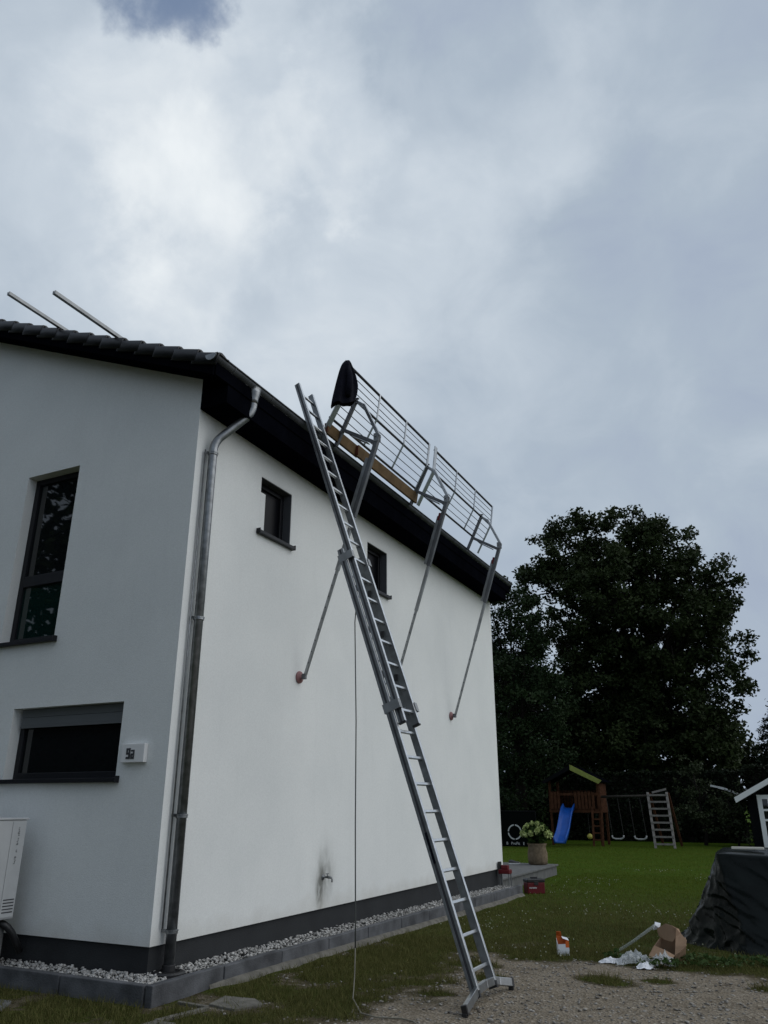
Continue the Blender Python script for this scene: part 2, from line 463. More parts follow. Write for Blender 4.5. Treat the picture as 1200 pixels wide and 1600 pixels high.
# ------------------------------------------------------------------ mesh helpers
class MB:
    def __init__(self):
        self.v, self.f = [], []

    def add(self, vs_, fs):
        o = len(self.v)
        self.v += [tuple(p) for p in vs_]
        self.f += [tuple(i + o for i in q) for q in fs]
        return self

    def box(self, c, s, rot=None):
        c = Vector(c)
        hx, hy, hz = s[0] / 2, s[1] / 2, s[2] / 2
        vs_ = [Vector((x, y, z)) for x in (-hx, hx) for y in (-hy, hy) for z in (-hz, hz)]
        if rot is not None:
            vs_ = [rot @ p for p in vs_]
        return self.add([c + p for p in vs_], [(0, 1, 3, 2), (4, 6, 7, 5), (0, 4, 5, 1), (2, 3, 7, 6), (0, 2, 6, 4), (1, 5, 7, 3)])

    def mm(self, a, b):
        a, b = Vector(a), Vector(b)
        return self.box((a + b) / 2, [abs(x) for x in (b - a)])

    def beam(self, p, q, w, h, side=(0, 1, 0)):
        # rectangular bar from p to q; w measured along 'side', h across it
        p, q = Vector(p), Vector(q)
        d = (q - p)
        ln = d.length
        d.normalize()
        s = Vector(side)
        s = (s - d * s.dot(d)).normalized()
        u = d.cross(s)
        rot = Matrix((d, s, u)).transposed()
        return self.box((p + q) / 2, (ln, w, h), rot)

    def tube(self, pts, r, n=10, caps=True, taper=None):
        pts = [Vector(p) for p in pts]
        rings = []
        prev = None
        for i, p in enumerate(pts):
            if i == 0:
                d = pts[1] - p
            elif i == len(pts) - 1:
                d = p - pts[i - 1]
            else:
                d = (pts[i + 1] - p).normalized() + (p - pts[i - 1]).normalized()
            d.normalize()
            if prev is None:
                a = Vector((0, 0, 1)) if abs(d.z) < 0.9 else Vector((1, 0, 0))
                s = d.cross(a).normalized()
            else:
                s = (prev - d * prev.dot(d)).normalized()
            prev = s
            u = d.cross(s)
            rr = r if taper is None else taper[i]
            rings.append([p + (s * math.cos(2 * math.pi * k / n) + u * math.sin(2 * math.pi * k / n)) * rr for k in range(n)])
        vs_ = [q for ring in rings for q in ring]
        fs = []
        for i in range(len(rings) - 1):
            for k in range(n):
                a, b = i * n + k, i * n + (k + 1) % n
                fs.append((a, b, b + n, a + n))
        if caps:
            fs.append(tuple(range(n))[::-1])
            fs.append(tuple((len(rings) - 1) * n + k for k in range(n)))
        return self.add(vs_, fs)

    def lathe(self, c, prof, n=16, axis='z'):
        c = Vector(c)
        vs_ = []
        for r, h in prof:
            for k in range(n):
                a = 2 * math.pi * k / n
                p = Vector((r * math.cos(a), r * math.sin(a), h))
                if axis == 'x':
                    p = Vector((h, p.x, p.y))
                elif axis == 'y':
                    p = Vector((p.x, h, p.y))
                vs_.append(c + p)
        fs = []
        for i in range(len(prof) - 1):
            for k in range(n):
                a, b = i * n + k, i * n + (k + 1) % n
                fs.append((a, b, b + n, a + n))
        fs.append(tuple(range(n))[::-1])
        fs.append(tuple((len(prof) - 1) * n + k for k in range(n)))
        return self.add(vs_, fs)

    def mesh(self, name, smooth=False):
        me = bpy.data.meshes.new(name)
        me.from_pydata(self.v, [], self.f)
        bm = bmesh.new()
        bm.from_mesh(me)
        bmesh.ops.recalc_face_normals(bm, faces=bm.faces)
        bm.to_mesh(me)
        bm.free()
        if smooth:
            me.shade_smooth()
        return me

    def build(self, name, mt, parent=None, smooth=False, bevel=0.0):
        return obj(name, self.mesh(name, smooth), mt, parent, bevel, smooth)


def obj(name, me, mt, parent=None, bevel=0.0, smooth=False):
    o = bpy.data.objects.new(name, me)
    C.objects.link(o)
    if mt is not None and not me.materials:
        me.materials.append(M[mt] if isinstance(mt, str) else mt)
    if parent is not None:
        attach(o, parent)
    if bevel:
        b = o.modifiers.new('bevel', 'BEVEL')
        b.width = bevel
        b.segments = 2
        b.limit_method = 'ANGLE'
    return o


def world_of(o):
    if o.parent is None:
        return o.matrix_basis.copy()
    return world_of(o.parent) @ o.matrix_parent_inverse @ o.matrix_basis


def attach(o, parent):
    # geometry is given in scene coordinates
    o.parent = parent
    o.matrix_parent_inverse = world_of(parent).inverted()


def tag(o, label, cat, group=None, kind=None):
    if label:
        o['label'] = label
    if cat:
        o['category'] = cat
    if group:
        o['group'] = group
    if kind:
        o['kind'] = kind
    return o


def thing(name, loc, label, cat, group=None):
    e = bpy.data.objects.new(name, None)
    C.objects.link(e)
    e.location = loc
    e.empty_display_size = 0.2
    return tag(e, label, cat, group)


def struct(o):
    o['kind'] = 'structure'
    return o


def copy_tree(o, parent=None):
    c = o.copy()
    C.objects.link(c)
    if parent is not None:
        c.parent = parent
    for ch in list(o.children):
        copy_tree(ch, c)
    return c


def np_mesh(name, verts, faces):
    # verts (n,3); faces (m,k) with a fixed k
    me = bpy.data.meshes.new(name)
    nv, nf, k = len(verts), len(faces), faces.shape[1]
    me.vertices.add(nv)
    me.vertices.foreach_set('co', np.ascontiguousarray(verts, dtype=np.float32).ravel())
    me.loops.add(nf * k)
    me.loops.foreach_set('vertex_index', np.ascontiguousarray(faces, dtype=np.int32).ravel())
    me.polygons.add(nf)
    me.polygons.foreach_set('loop_start', np.arange(0, nf * k, k, dtype=np.int32))
    me.polygons.foreach_set('loop_total', np.full(nf, k, dtype=np.int32))
    me.update(calc_edges=True)
    me.validate()
    return me


def text_mesh(s, size, extrude=0.002):
    cu = bpy.data.curves.new('lettering', 'FONT')
    cu.body = s
    cu.size = size
    cu.extrude = extrude
    cu.align_x = 'CENTER'
    cu.align_y = 'CENTER'
    o = bpy.data.objects.new('lettering', cu)
    C.objects.link(o)
    bpy.context.view_layer.update()
    dg = bpy.context.evaluated_depsgraph_get()
    me = bpy.data.meshes.new_from_object(o.evaluated_get(dg))
    bpy.data.objects.remove(o)
    bpy.data.curves.remove(cu)
    return me


def rand_dirs(n):
    d = rng.normal(size=(n, 3))
    return d / np.linalg.norm(d, axis=1, keepdims=True)


def leaf_quads(cent, size, flat=0.0, aspect=0.6):
    # rhombic leaves, slightly folded, at the given centres
    n = len(cent)
    a = rand_dirs(n)
    b = rand_dirs(n)
    if flat:
        a[:, 2] *= (1 - flat)
        b[:, 2] *= (1 - flat)
    a /= np.linalg.norm(a, axis=1, keepdims=True)
    b -= a * np.sum(a * b, axis=1, keepdims=True)
    b /= np.linalg.norm(b, axis=1, keepdims=True)
    c = np.cross(a, b)
    s = (size * (0.6 + 0.8 * rng.random(n)))[:, None] if np.isscalar(size) else size[:, None]
    v = np.empty((n, 4, 3))
    v[:, 0] = cent - a * s * 0.5
    v[:, 1] = cent + b * s * 0.5 * aspect + c * s * 0.1
    v[:, 2] = cent + a * s * 0.5
    v[:, 3] = cent - b * s * 0.5 * aspect + c * s * 0.1
    f = np.arange(n * 4).reshape(n, 4)
    return v.reshape(-1, 3), f


# ------------------------------------------------------------------ terrain
def zg(x, y):
    return -0.1 * min(1.0, max(0.0, (y - 7.0) / 8.0))


def sstep(a, b, x):
    t = min(1.0, max(0.0, (x - a) / (b - a)))
    return t * t * (3 - 2 * t)


def grass_at(x, y):
    n1 = noise.noise(Vector((x * 0.9, y * 0.9, 3.1)))
    n2 = noise.noise(Vector((x * 2.9, y * 2.9, 8.7)))
    bx = -3.70
    d = max(-(x - bx), y - (9.95 + 0.10 * (x + 1.5)))
    g = sstep(-0.75, 0.55, d + 0.50 * n1 + 0.45 * n2 + 0.22 * noise.noise(Vector((x * 7.5, y * 7.5, 4.4))))
    for cx, cy, r in ((-1.92, 8.72, 0.26), (-1.45, 8.9, 0.14), (-2.95, 8.3, 0.16), (-0.35, 9.0, 0.2), (-3.1, 7.4, 0.15), (-3.35, 8.9, 0.22)):
        q = math.hypot((x - cx) / (r * 1.5), (y - cy) / r)
        g = max(g, sstep(1.15, 0.4, q + 0.5 * n2))
    if d > 0.4:                                   # thin, trampled lawn near the house
        n3 = noise.noise(Vector((x * 6.5, y * 6.5, 2.2)))
        bare = sstep(0.0, 0.5, noise.noise(Vector((x * 1.7, y * 1.7, 21.0))) + 0.5 * n2 + 0.35 * n3) * sstep(14, 8.5, y)
        g = min(g, 1 - 0.72 * bare)
    return g


def build_ground():
    xs = [-600, -250, -100, -50, -30, -20, -14] + list(np.arange(-9.5, 3.01, 0.1)) + [5, 8, 12, 20, 30, 50, 100, 250, 600]
    ys = [-600, -250, -100, -50, -25, -12, -5, 0] + list(np.arange(3.0, 20.01, 0.1)) + list(range(21, 46)) + [50, 60, 80, 120, 250, 600]
    nx, ny = len(xs), len(ys)
    v = np.empty((ny, nx, 3))
    g = np.empty((ny, nx))
    for j, y in enumerate(ys):
        for i, x in enumerate(xs):
            fine = -9.6 < x < 3.1 and 2.9 < y < 20.1
            gg = grass_at(x, y) if fine else (1.0 if y > 9 or x < -3.5 else 0.3)
            z = zg(x, y)
            if fine:
                z += 0.012 * noise.noise(Vector((x * 2.2, y * 2.2, 0))) + 0.006 * noise.noise(Vector((x * 7, y * 7, 5)))
            v[j, i] = (x, y, z)
            g[j, i] = gg
    idx = np.arange(nx * ny).reshape(ny, nx)
    f = np.stack([idx[:-1, :-1], idx[:-1, 1:], idx[1:, 1:], idx[1:, :-1]], -1).reshape(-1, 4)
    me = np_mesh('ground', v.reshape(-1, 3), f)
    at = me.attributes.new('grass', 'FLOAT', 'POINT')
    at.data.foreach_set('value', g.ravel().astype(np.float32))
    me.shade_smooth()
    struct(obj('ground', me, 'ground'))


build_ground()

# ------------------------------------------------------------------ house
XW, XE = -15.5, -5.5        # gable width
YN, YF = 6.26, 16.63        # near gable, far gable
ZP, ZT = 0.36, 5.93         # plinth top, wall top at the eave
SL = 0.42                   # roof rise per metre
XR = (XW + XE) / 2


def roof_z(x):
    # upper face of the tiles
    return 6.38 + SL * (-5.05 - x) if x > XR else 6.38 + SL * (x - (2 * XR + 5.05))


house = thing('house', ((XW + XE) / 2, (YN + YF) / 2, 0), 'white rendered two storey house with dark tiled roof and anthracite windows', 'house')
GW = [(-8.27, -7.36, 3.39, 5.58), (-7.83, -6.16, 1.84, 2.61)]        # gable openings x0,x1,z0,z1
EW = [(7.55, 8.27, 4.82, 5.57), (10.52, 11.24, 4.82, 5.57)]          # long side openings y0,y1,z0,z1
REV = 0.20


def holes_grid(mb, u0, u1, z0, z1, holes, put):
    us = sorted({u0, u1, *[h[0] for h in holes], *[h[1] for h in holes]})
    zs = sorted({z0, z1, *[h[2] for h in holes], *[h[3] for h in holes]})
    for i in range(len(us) - 1):
        for j in range(len(zs) - 1):
            cu, cz = (us[i] + us[i + 1]) / 2, (zs[j] + zs[j + 1]) / 2
            if any(h[0] < cu < h[1] and h[2] < cz < h[3] for h in holes):
                continue
            mb.add([put(us[i], zs[j], 0), put(us[i + 1], zs[j], 0), put(us[i + 1], zs[j + 1], 0), put(us[i], zs[j + 1], 0)], [(0, 1, 2, 3)])


def reveals(mb, holes, put):
    for h in holes:
        c = [(h[0], h[2]), (h[1], h[2]), (h[1], h[3]), (h[0], h[3])]
        for k in range(4):
            a, b = c[k], c[(k + 1) % 4]
            mb.add([put(*a, 0), put(*b, 0), put(*b, REV), put(*a, REV)], [(0, 1, 2, 3)])


w = MB()
gput = lambda u, z, d: (u, YN + d, z)
eput = lambda u, z, d: (XE - d, u, z)
holes_grid(w, XW, XE, ZP, ZT, GW, gput)
holes_grid(w, YN, YF, ZP, ZT, EW, eput)
reveals(w, GW, gput)
reveals(w, EW, eput)
UND = 0.24                                    # tiles to underside of the verge
pk = roof_z(XR) - UND
for y in (YN, YF):
    w.add([(XW, y, ZT), (XE, y, ZT), (XE, y, roof_z(XE) - UND), (XR, y, pk), (XW, y, roof_z(XE) - UND)], [(0, 1, 2, 3, 4)])
w.add([(XW, YF, ZP), (XE, YF, ZP), (XE, YF, ZT), (XW, YF, ZT)], [(0, 1, 2, 3)])
w.add([(XW, YN, ZP), (XW, YF, ZP), (XW, YF, roof_z(XE) - UND), (XW, YN, roof_z(XE) - UND)], [(0, 1, 2, 3)])
w.add([(XW, YN, ZP), (XE, YN, ZP), (XE, YF, ZP), (XW, YF, ZP)], [(0, 1, 2, 3)])
w.build('wall', 'plaster', house)
p = MB()
p.mm((XW + 0.03, YN + 0.03, -0.3), (XE - 0.03, YF - 0.03, ZP - 0.004))
p.build('plinth', 'plinth', house)


def window(pane_mat, h, put, nrm, mull=None, blind=None, sill_over=0.05):
    # h: u0,u1,z0,z1; put maps (u,z,depth)
    u0, u1, z0, z1 = h
    fr = MB()
    fw_ = 0.075

    def bar(a0, a1, b0, b1, d0, d1, mb):
        P, Q = Vector(put(a0, b0, d0)), Vector(put(a1, b1, d1))
        mb.mm(P, Q)
    e = 0.003
    d0, d1 = REV - 0.075, REV - 0.005
    bar(u0 + e, u0 + fw_, z0 + e, z1 - e, d0, d1, fr)
    bar(u1 - fw_, u1 - e, z0 + e, z1 - e, d0, d1, fr)
    bar(u0 + fw_, u1 - fw_, z0 + e, z0 + fw_, d0, d1, fr)
    bar(u0 + fw_, u1 - fw_, z1 - fw_, z1 - e, d0, d1, fr)
    if mull:
        bar(u0 + fw_, u1 - fw_, mull - 0.07, mull + 0.07, d0, d1, fr)
    f = fr.build('window', 'anthracite', house, bevel=0.005)
    panes = [(z0 + fw_, z1 - fw_)] if not mull else [(z0 + fw_, mull - 0.07), (mull + 0.07, z1 - fw_)]
    for a, b in panes:
        g = MB()
        bar(u0 + fw_ - 0.01, u1 - fw_ + 0.01, a - 0.01, b + 0.01, REV - 0.045, REV - 0.03, g)
        g.build('pane', 'glass_teal' if mull and b < mull else pane_mat, f)
    # aluminium sill with upturned end caps
    s = MB()
    o = sill_over
    prof_in, prof_out = z0 + 0.012, z0 - 0.012
    A = [put(u0 - o, prof_in, REV - 0.08), put(u1 + o, prof_in, REV - 0.08), put(u1 + o, prof_out, -0.055), put(u0 - o, prof_out, -0.055)]
    B = [tuple(Vector(q) + Vector((0, 0, -0.035))) for q in A]
    if True:
        # part inside the opening is kept within it
        A[0], A[1] = put(u0 + e, prof_in, REV - 0.08), put(u1 - e, prof_in, REV - 0.08)
        B[0], B[1] = [tuple(Vector(q) + Vector((0, 0, -0.008))) for q in A[:2]]
        mid = [put(u0 + e, z0 + 0.004, -0.002), put(u1 - e, z0 + 0.004, -0.002)]
        s.add([A[0], A[1], mid[1], mid[0]], [(0, 1, 2, 3)])
        P, Q = Vector(put(u0 - o, z0 - 0.04, -0.003)), Vector(put(u1 + o, z0 + 0.003, -0.06))
        s.mm(P, Q)
        for uu in (u0 - o - 0.008, u1 + o):
            s.mm(put(uu, z0 - 0.045, -0.002), put(uu + 0.008, z0 + 0.022, -0.066))
    s.build('sill', 'anthracite', f, bevel=0.003)
    if blind:
        k = MB()
        n = 2
        for i in range(n):
            a = blind + (z1 - blind) * i / n
            bar(u0 + 0.05, u1 - 0.03, a + 0.003, a + (z1 - blind) / n, 0.085, 0.105 - 0.004 * (i % 2), k)
        k.mm(put(u0 + 0.05, blind - 0.022, 0.08), put(u1 - 0.03, blind + 0.001, 0.11))
        tag(k.build('blind', 'blind', f, bevel=0.002), 'pale slatted blind lowered a little over the window', None)
    return f


window('glass', GW[0], gput, None, mull=4.19)
window('glass', GW[1], gput, None, blind=2.42)
w1 = window('dull_pane', EW[0], eput, None, sill_over=0.045)
w2 = window('dull_pane', EW[1], eput, None, sill_over=0.045)
# thin sheets coloured as the shade in far reveals and heads of side windows
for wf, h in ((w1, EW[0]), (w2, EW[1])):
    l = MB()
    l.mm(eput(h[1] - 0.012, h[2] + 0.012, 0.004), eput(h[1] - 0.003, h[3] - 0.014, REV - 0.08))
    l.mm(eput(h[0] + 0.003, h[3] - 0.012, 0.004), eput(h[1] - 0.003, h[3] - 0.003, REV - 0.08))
    l.build('reveal_shade', 'reveal', wf)
pn = MB()
pn.mm(eput(7.5505, 4.845, -0.001), eput(7.655, 5.35, 0.03))
tag(pn.build('filler_panel', 'plaster', w1), 'white filler strip beside the dark opening', None)

# roof
YV0, YV1 = 5.95, 16.94
roof = MB()
# deck: two closed slabs
for sx in (1, -1):
    xe = -5.10 if sx > 0 else 2 * XR + 5.10
    t0, t1 = 0.085, UND
    a = [(xe, YV0 + 0.05, roof_z(xe) - t0), (XR, YV0 + 0.05, roof_z(XR) - t0), (XR, YV0 + 0.05, roof_z(XR) - t1), (xe, YV0 + 0.05, roof_z(xe) - t1)]
    b = [(x, YV1 - 0.05, z) for x, y, z in a]
    roof.add(a + b, [(0, 1, 2, 3), (4, 7, 6, 5), (0, 4, 5, 1), (1, 5, 6, 2), (2, 6, 7, 3), (3, 7, 4, 0)])
roof_o = roof.build('roof', 'dark_wood', house)
# barge boards
for y0 in (YV0 + 0.018, YV1 - 0.046):
    for sx in (1, -1):
        xe = -5.115 if sx > 0 else 2 * XR + 5.115
        b = MB()
        x1 = XR
        z = lambda x, o: roof_z(x) - o
        pts = [(xe, z(xe, 0.13)), (x1, z(x1, 0.13)), (x1, z(x1, 0.262)), (xe, z(xe, 0.262))]
        b.add([(x, y0, zz) for x, zz in pts] + [(x, y0 + 0.028, zz) for x, zz in pts],
              [(0, 1, 2, 3), (7, 6, 5, 4), (0, 4, 5, 1), (1, 5, 6, 2), (2, 6, 7, 3), (3, 7, 4, 0)])
        b.build('barge_board', 'dark_wood', roof_o)
# boxed eave with soffit, flush with the gable
for sx in (1, -1):
    e = MB()
    xa, xb = (XE + 0.004, -5.14) if sx > 0 else (2 * XR + 5.14, XW - 0.004)
    e.mm((xa, YN - 0.006, ZT), (xb, YF + 0.006, 6.17))
    e.build('eave_box', 'dark_wood', roof_o)
    f = MB()
    xf = -5.139 if sx > 0 else 2 * XR + 5.139 - 0.025
    f.mm((xf, YV0 + 0.05, 6.172), (xf + 0.025, YV1 - 0.05, 6.33))
    f.mm((xf, YN - 0.008, ZT - 0.004), (xf + 0.025, YF + 0.008, 6.171))
    f.build('fascia_board', 'dark_wood', roof_o)

# tile field (joined), then the verge tiles one by one
PITCHL = 0.335
CSL = math.cos(math.atan(SL))
rows = int((5.45 / CSL) / PITCHL)
fv, ff = [], []
for sx in (1, -1):
    for r in range(rows + 1):
        s0, s1 = r * PITCHL, min((r + 1) * PITCHL + 0.03, 5.45 / CSL)
        ny = 37 * 6
        base = len(fv)
        for k, s in ((0, s0 - 0.02), (1, s0 - 0.02), (2, s1)):
            x = -5.115 - s * CSL
            zz = roof_z(x) + (0.028 if k == 1 else (-0.02 if k == 0 else 0.0)) - 0.045
            if sx < 0:
                x = 2 * XR - x
            for j in range(ny + 1):
                y = YV0 + 0.10 + (YV1 - YV0 - 0.20) * j / ny
                ph = 2 * math.pi * j / 6
                fv.append((x, y, zz + 0.018 * math.sin(ph) + 0.006 * math.sin(2 * ph)))
        for k in range(2):
            for j in range(ny):
                a = base + k * (ny + 1) + j
                ff.append((a, a + 1, a + ny + 2, a + ny + 1))
me = np_mesh('tile_field', np.array(fv), np.array(ff))
me.shade_smooth()
fld = obj('tile_field', me, 'tile', roof_o)
fld['kind'] = 'stuff'
# one verge tile: curved top plate with a deep side flange; local x up the slope, y inward
vt = MB()
TL, TW, TH = 0.372, 0.20, 0.155
prof = [(0.0, -TH), (0.0, -0.012), (0.012, 0.0), (0.05, 0.012), (0.10, 0.004), (0.15, -0.010), (TW, -0.004),
        (TW, -0.028), (0.10, -0.022), (0.03, -0.020), (0.022, -0.03), (0.022, -TH)]
np_ = len(prof)
for x, lift in ((0.0, 0.0), (0.012, 0.004), (TL - 0.01, 0.004), (TL, 0.0)):
    sc = 0.985 if lift == 0.0 else 1.0
    vt.v += [(x, y, (z - 0.05) * sc + 0.05) for y, z in prof]
for i in range(3):
    for k in range(np_):
        a, b = i * np_ + k, i * np_ + (k + 1) % np_
        vt.f.append((a, b, b + np_, a + np_))
vt.f.append(tuple(range(np_))[::-1])
vt.f.append(tuple(3 * np_ + k for k in range(np_)))
vtm = vt.mesh('verge_tile', True)
vtm2 = vtm.copy()
vtm2.transform(Matrix.Scale(-1, 4, (0, 1, 0)))
vtm2.flip_normals()
ANG = math.atan(SL)
for yv, me_ in ((YV0, vtm), (YV1, vtm2)):
    for sx in (1, -1):
        if yv == YV1 and sx < 0:
            continue
        for r in range(rows + 1):
            s = r * PITCHL - 0.03
            x = -5.06 - s * CSL
            z = roof_z(x) + 0.030
            o = obj('verge_tile', me_, 'tile', None)
            tilt = ANG - R(6.5) + R(random.uniform(-0.7, 0.7))
            if sx > 0:
                rot = Matrix(((-math.cos(tilt), 0, math.sin(tilt)), (0, 1, 0), (math.sin(tilt), 0, math.cos(tilt))))
            else:
                rot = Matrix(((math.cos(tilt), 0, -math.sin(tilt)), (0, 1, 0), (math.sin(tilt), 0, math.cos(tilt))))
                x = 2 * XR - x
            mw = rot.to_4x4()
            mw.translation = Vector((x, yv + random.uniform(-0.004, 0.004), z))
            o.parent = roof_o
            o.matrix_parent_inverse = world_of(roof_o).inverted()
            o.matrix_basis = mw
rc = MB()
rc.tube([(XR, YV0, roof_z(XR) + 0.0), (XR, YV1, roof_z(XR) + 0.0)], 0.11, 12)
rc.build('ridge_cap', 'tile', roof_o, True)


# gutters
def gutter(xc, zt):
    n = 10
    r = 0.076
    g = MB()
    ys = (YV0 - 0.02, YV1 + 0.02)
    pr = [(-r + 0.0, 0.02)] + [(-r * math.cos(math.pi * k / n), -r * math.sin(math.pi * k / n)) for k in range(n + 1)]
    pr += [(r + 0.012, 0.006), (r + 0.014, -0.008), (r - 0.004, -0.008)]
    inner = [(x * 0.94, z * 0.94 + 0.002) for x, z in pr[1:n + 2]][::-1]
    loop = pr + inner
    k_ = len(loop)
    for y in ys:
        g.v += [(xc + x, y, zt + z) for x, z in loop]
    for k in range(k_):
        a, b = k, (k + 1) % k_
        g.f.append((a, b, b + k_, a + k_))
    o = g.build('gutter', 'gutter', house, True)
    for y, dy in ((ys[0], -0.008), (ys[1], 0.008)):
        c = MB()
        ring = [(xc + x * 1.03, zt + z * 1.03) for x, z in pr[1:n + 2]]
        c.add([(x, y - 0.002, z) for x, z in ring] + [(x, y + dy, z) for x, z in ring],
              [tuple(range(n + 1)), tuple(range(n + 1, 2 * n + 2))[::-1]] + [(a, a + 1, a + n + 2, a + n + 1) for a in range(n)] + [(n, 0, n + 1, 2 * n + 1)])
        c.build('end_cap', 'zinc', o)
    # brackets
    y = YV0 + 0.35
    while y < YV1:
        b = MB()
        b.v += [(xc + x * 1.06, y - 0.012, zt + z * 1.06) for x, z in pr[1:n + 2]] + [(xc + x * 1.06, y + 0.012, zt + z * 1.06) for x, z in pr[1:n + 2]]
        b.f += [(a, a + 1, a + n + 2, a + n + 1) for a in range(n)]
        b.build('gutter_bracket', 'gutter', o)
        y += 0.78
    return o


gut = gutter(-5.128, 6.392)

# downpipe with swan neck and clamps
dp = MB()
px, py = -5.415, 6.45


def arc_path(pts, rad=0.10, n=5):
    out = [Vector(pts[0])]
    for i in range(1, len(pts) - 1):
        a, b, c = Vector(pts[i - 1]), Vector(pts[i]), Vector(pts[i + 1])
        u, v_ = (a - b).normalized(), (c - b).normalized()
        p0, p1 = b + u * rad, b + v_ * rad
        for k in range(n + 1):
            t = k / n
            out.append(p0.lerp(b, t).lerp(b.lerp(p1, t), t))
    out.append(Vector(pts[-1]))
    return out


dp.tube(arc_path([(-5.118, 6.76, 6.30), (-5.118, 6.76, 6.03), (px, py, 5.56), (px, py, 0.13)], 0.12, 6), 0.050, 18)
pipe = dp.build('downpipe', 'zinc', house, True)
tn = MB()
tn.lathe((-5.118, 6.76, 0), [(0.088, 6.350), (0.078, 6.29), (0.056, 6.20), (0.056, 6.15)], 18)
tn.build('outlet_funnel', 'zinc', pipe, True)
for z in (5.42, 3.47, 1.49, 0.48):
    cl = MB()
    cl.lathe((px, py, z), [(0.0545, -0.028), (0.058, -0.022), (0.058, -0.006), (0.062, -0.004), (0.062, 0.006), (0.054, 0.010)], 18)
    cl.mm((px - 0.085, py - 0.055, z - 0.014), (px - 0.03, py - 0.04, z + 0.014))
    cl.build('pipe_clamp', 'zinc', pipe)
col_ = MB()
col_.lathe((px, py, 0.145), [(0.062, -0.03), (0.062, 0.05), (0.055, 0.055)], 18)
col_.build('standpipe_collar', 'black', pipe)
sl_ = MB()
sl_.tube([(px - 0.052, py - 0.075, 0.5), (px - 0.052, py - 0.075, 5.45)], 0.009, 8)
tag(sl_.build('lightning_conductor', 'zinc', house, True), 'thin round wire running up beside the downpipe', None)

# house number sign
sign = thing('house_number_sign', (-5.91, YN - 0.03, 2.08), 'small white box sign reading 9a on the gable wall', 'sign')
b = MB()
b.mm((-6.065, YN - 0.055, 1.985), (-5.76, YN - 0.002, 2.17))
b.build('sign_box', 'white', sign, bevel=0.006)


def seg_digit(mb, x, z, s, segs):
    # segmented block digit, s = height
    wd, t = s * 0.52, s * 0.20
    bars = {'t': (0, s - t, wd, t), 'm': (0, (s - t) / 2, wd, t), 'b': (0, 0, wd, t),
            'tl': (0, s / 2, t, s / 2), 'tr': (wd - t, s / 2, t, s / 2), 'bl': (0, 0, t, s / 2), 'br': (wd - t, 0, t, s / 2)}
    for k in segs:
        bx, bz, bw, bh = bars[k]
        off = 0.0005 * (list(bars).index(k))
        mb.mm((x + bx, YN - 0.0585 - off, z + bz), (x + bx + bw, YN - 0.0555, z + bz + bh))


d9 = MB()
seg_digit(d9, -5.995, 2.02, 0.105, ('t', 'm', 'b', 'tl', 'tr', 'br'))
d9.build('digit', 'ink', sign)
da = MB()
seg_digit(da, -5.932, 2.02, 0.088, ('t', 'tr', 'm', 'bl', 'b', 'br'))
da.build('letter', 'ink', sign)

# ------------------------------------------------------------------ kerb, pebbles
kerb = thing('border_kerb', (-5.09, 5.87, 0.0), 'grey concrete kerb edging the pebble strip round the house', 'kerb')
KX, KY = -5.05, 5.83
kt = lambda y: 0.165 - 0.008 * max(0, y - 6)
y = KY
first = True
while y < 16.45:
    ln = min(0.985, 16.45 - y)
    b = MB()
    zt_ = kt(y + ln / 2)
    b.mm((KX - 0.08, y + 0.006, -0.35), (KX + random.uniform(-0.004, 0.004), y + ln - 0.006, zt_ + random.uniform(-0.004, 0.004)))
    b.build('kerb_stone', 'kerb', kerb, bevel=0.008)
    y += ln
x = KX - 0.088
while x > -12:
    b = MB()
    b.mm((x - 0.975, KY + random.uniform(-0.004, 0.004), -0.35), (x - 0.006, KY + 0.08, 0.160 + random.uniform(-0.004, 0.004)))
    b.build('kerb_stone', 'kerb', kerb, bevel=0.008)
    x -= 0.985
hb = MB()
nseg = 90
for i in range(nseg + 1):
    yy = 6.6 + (16.3 - 6.6) * i / nseg
    wd = 0.10 + 0.09 * noise.noise(Vector((yy * 1.3, 2, 0))) + 0.04 * noise.noise(Vector((yy * 5, 7, 0)))
    wd = max(0.015, wd) * sstep(6.6, 7.2, yy)
    g0 = zg(0, yy)
    hb.v += [(KX - 0.02, yy, g0 + 0.05), (KX + wd * 0.5, yy, g0 + 0.040), (KX + wd + 0.03, yy, g0 - 0.05)]
for i in range(nseg):
    for k in range(2):
        a = i * 3 + k
        hb.f.append((a, a + 1, a + 4, a + 3))
hb.build('concrete_haunch', 'haunch', kerb, True)
bed = MB()
bed.mm((KX - 0.075, KY + 0.05, -0.2), (XE - 0.05, 16.44, 0.03))
bed.mm((KX - 0.075, KY + 0.05, -0.2), (-12, YN + 0.05, 0.031))
bed.build('gravel_bed', 'stone_bit', kerb)


def ico(sub):
    bm = bmesh.new()
    bmesh.ops.create_icosphere(bm, subdivisions=sub, radius=1)
    bm.verts.ensure_lookup_table()
    v = np.array([q.co for q in bm.verts])
    f = np.array([[q.index for q in fc.verts] for fc in bm.faces])
    bm.free()
    return v, f


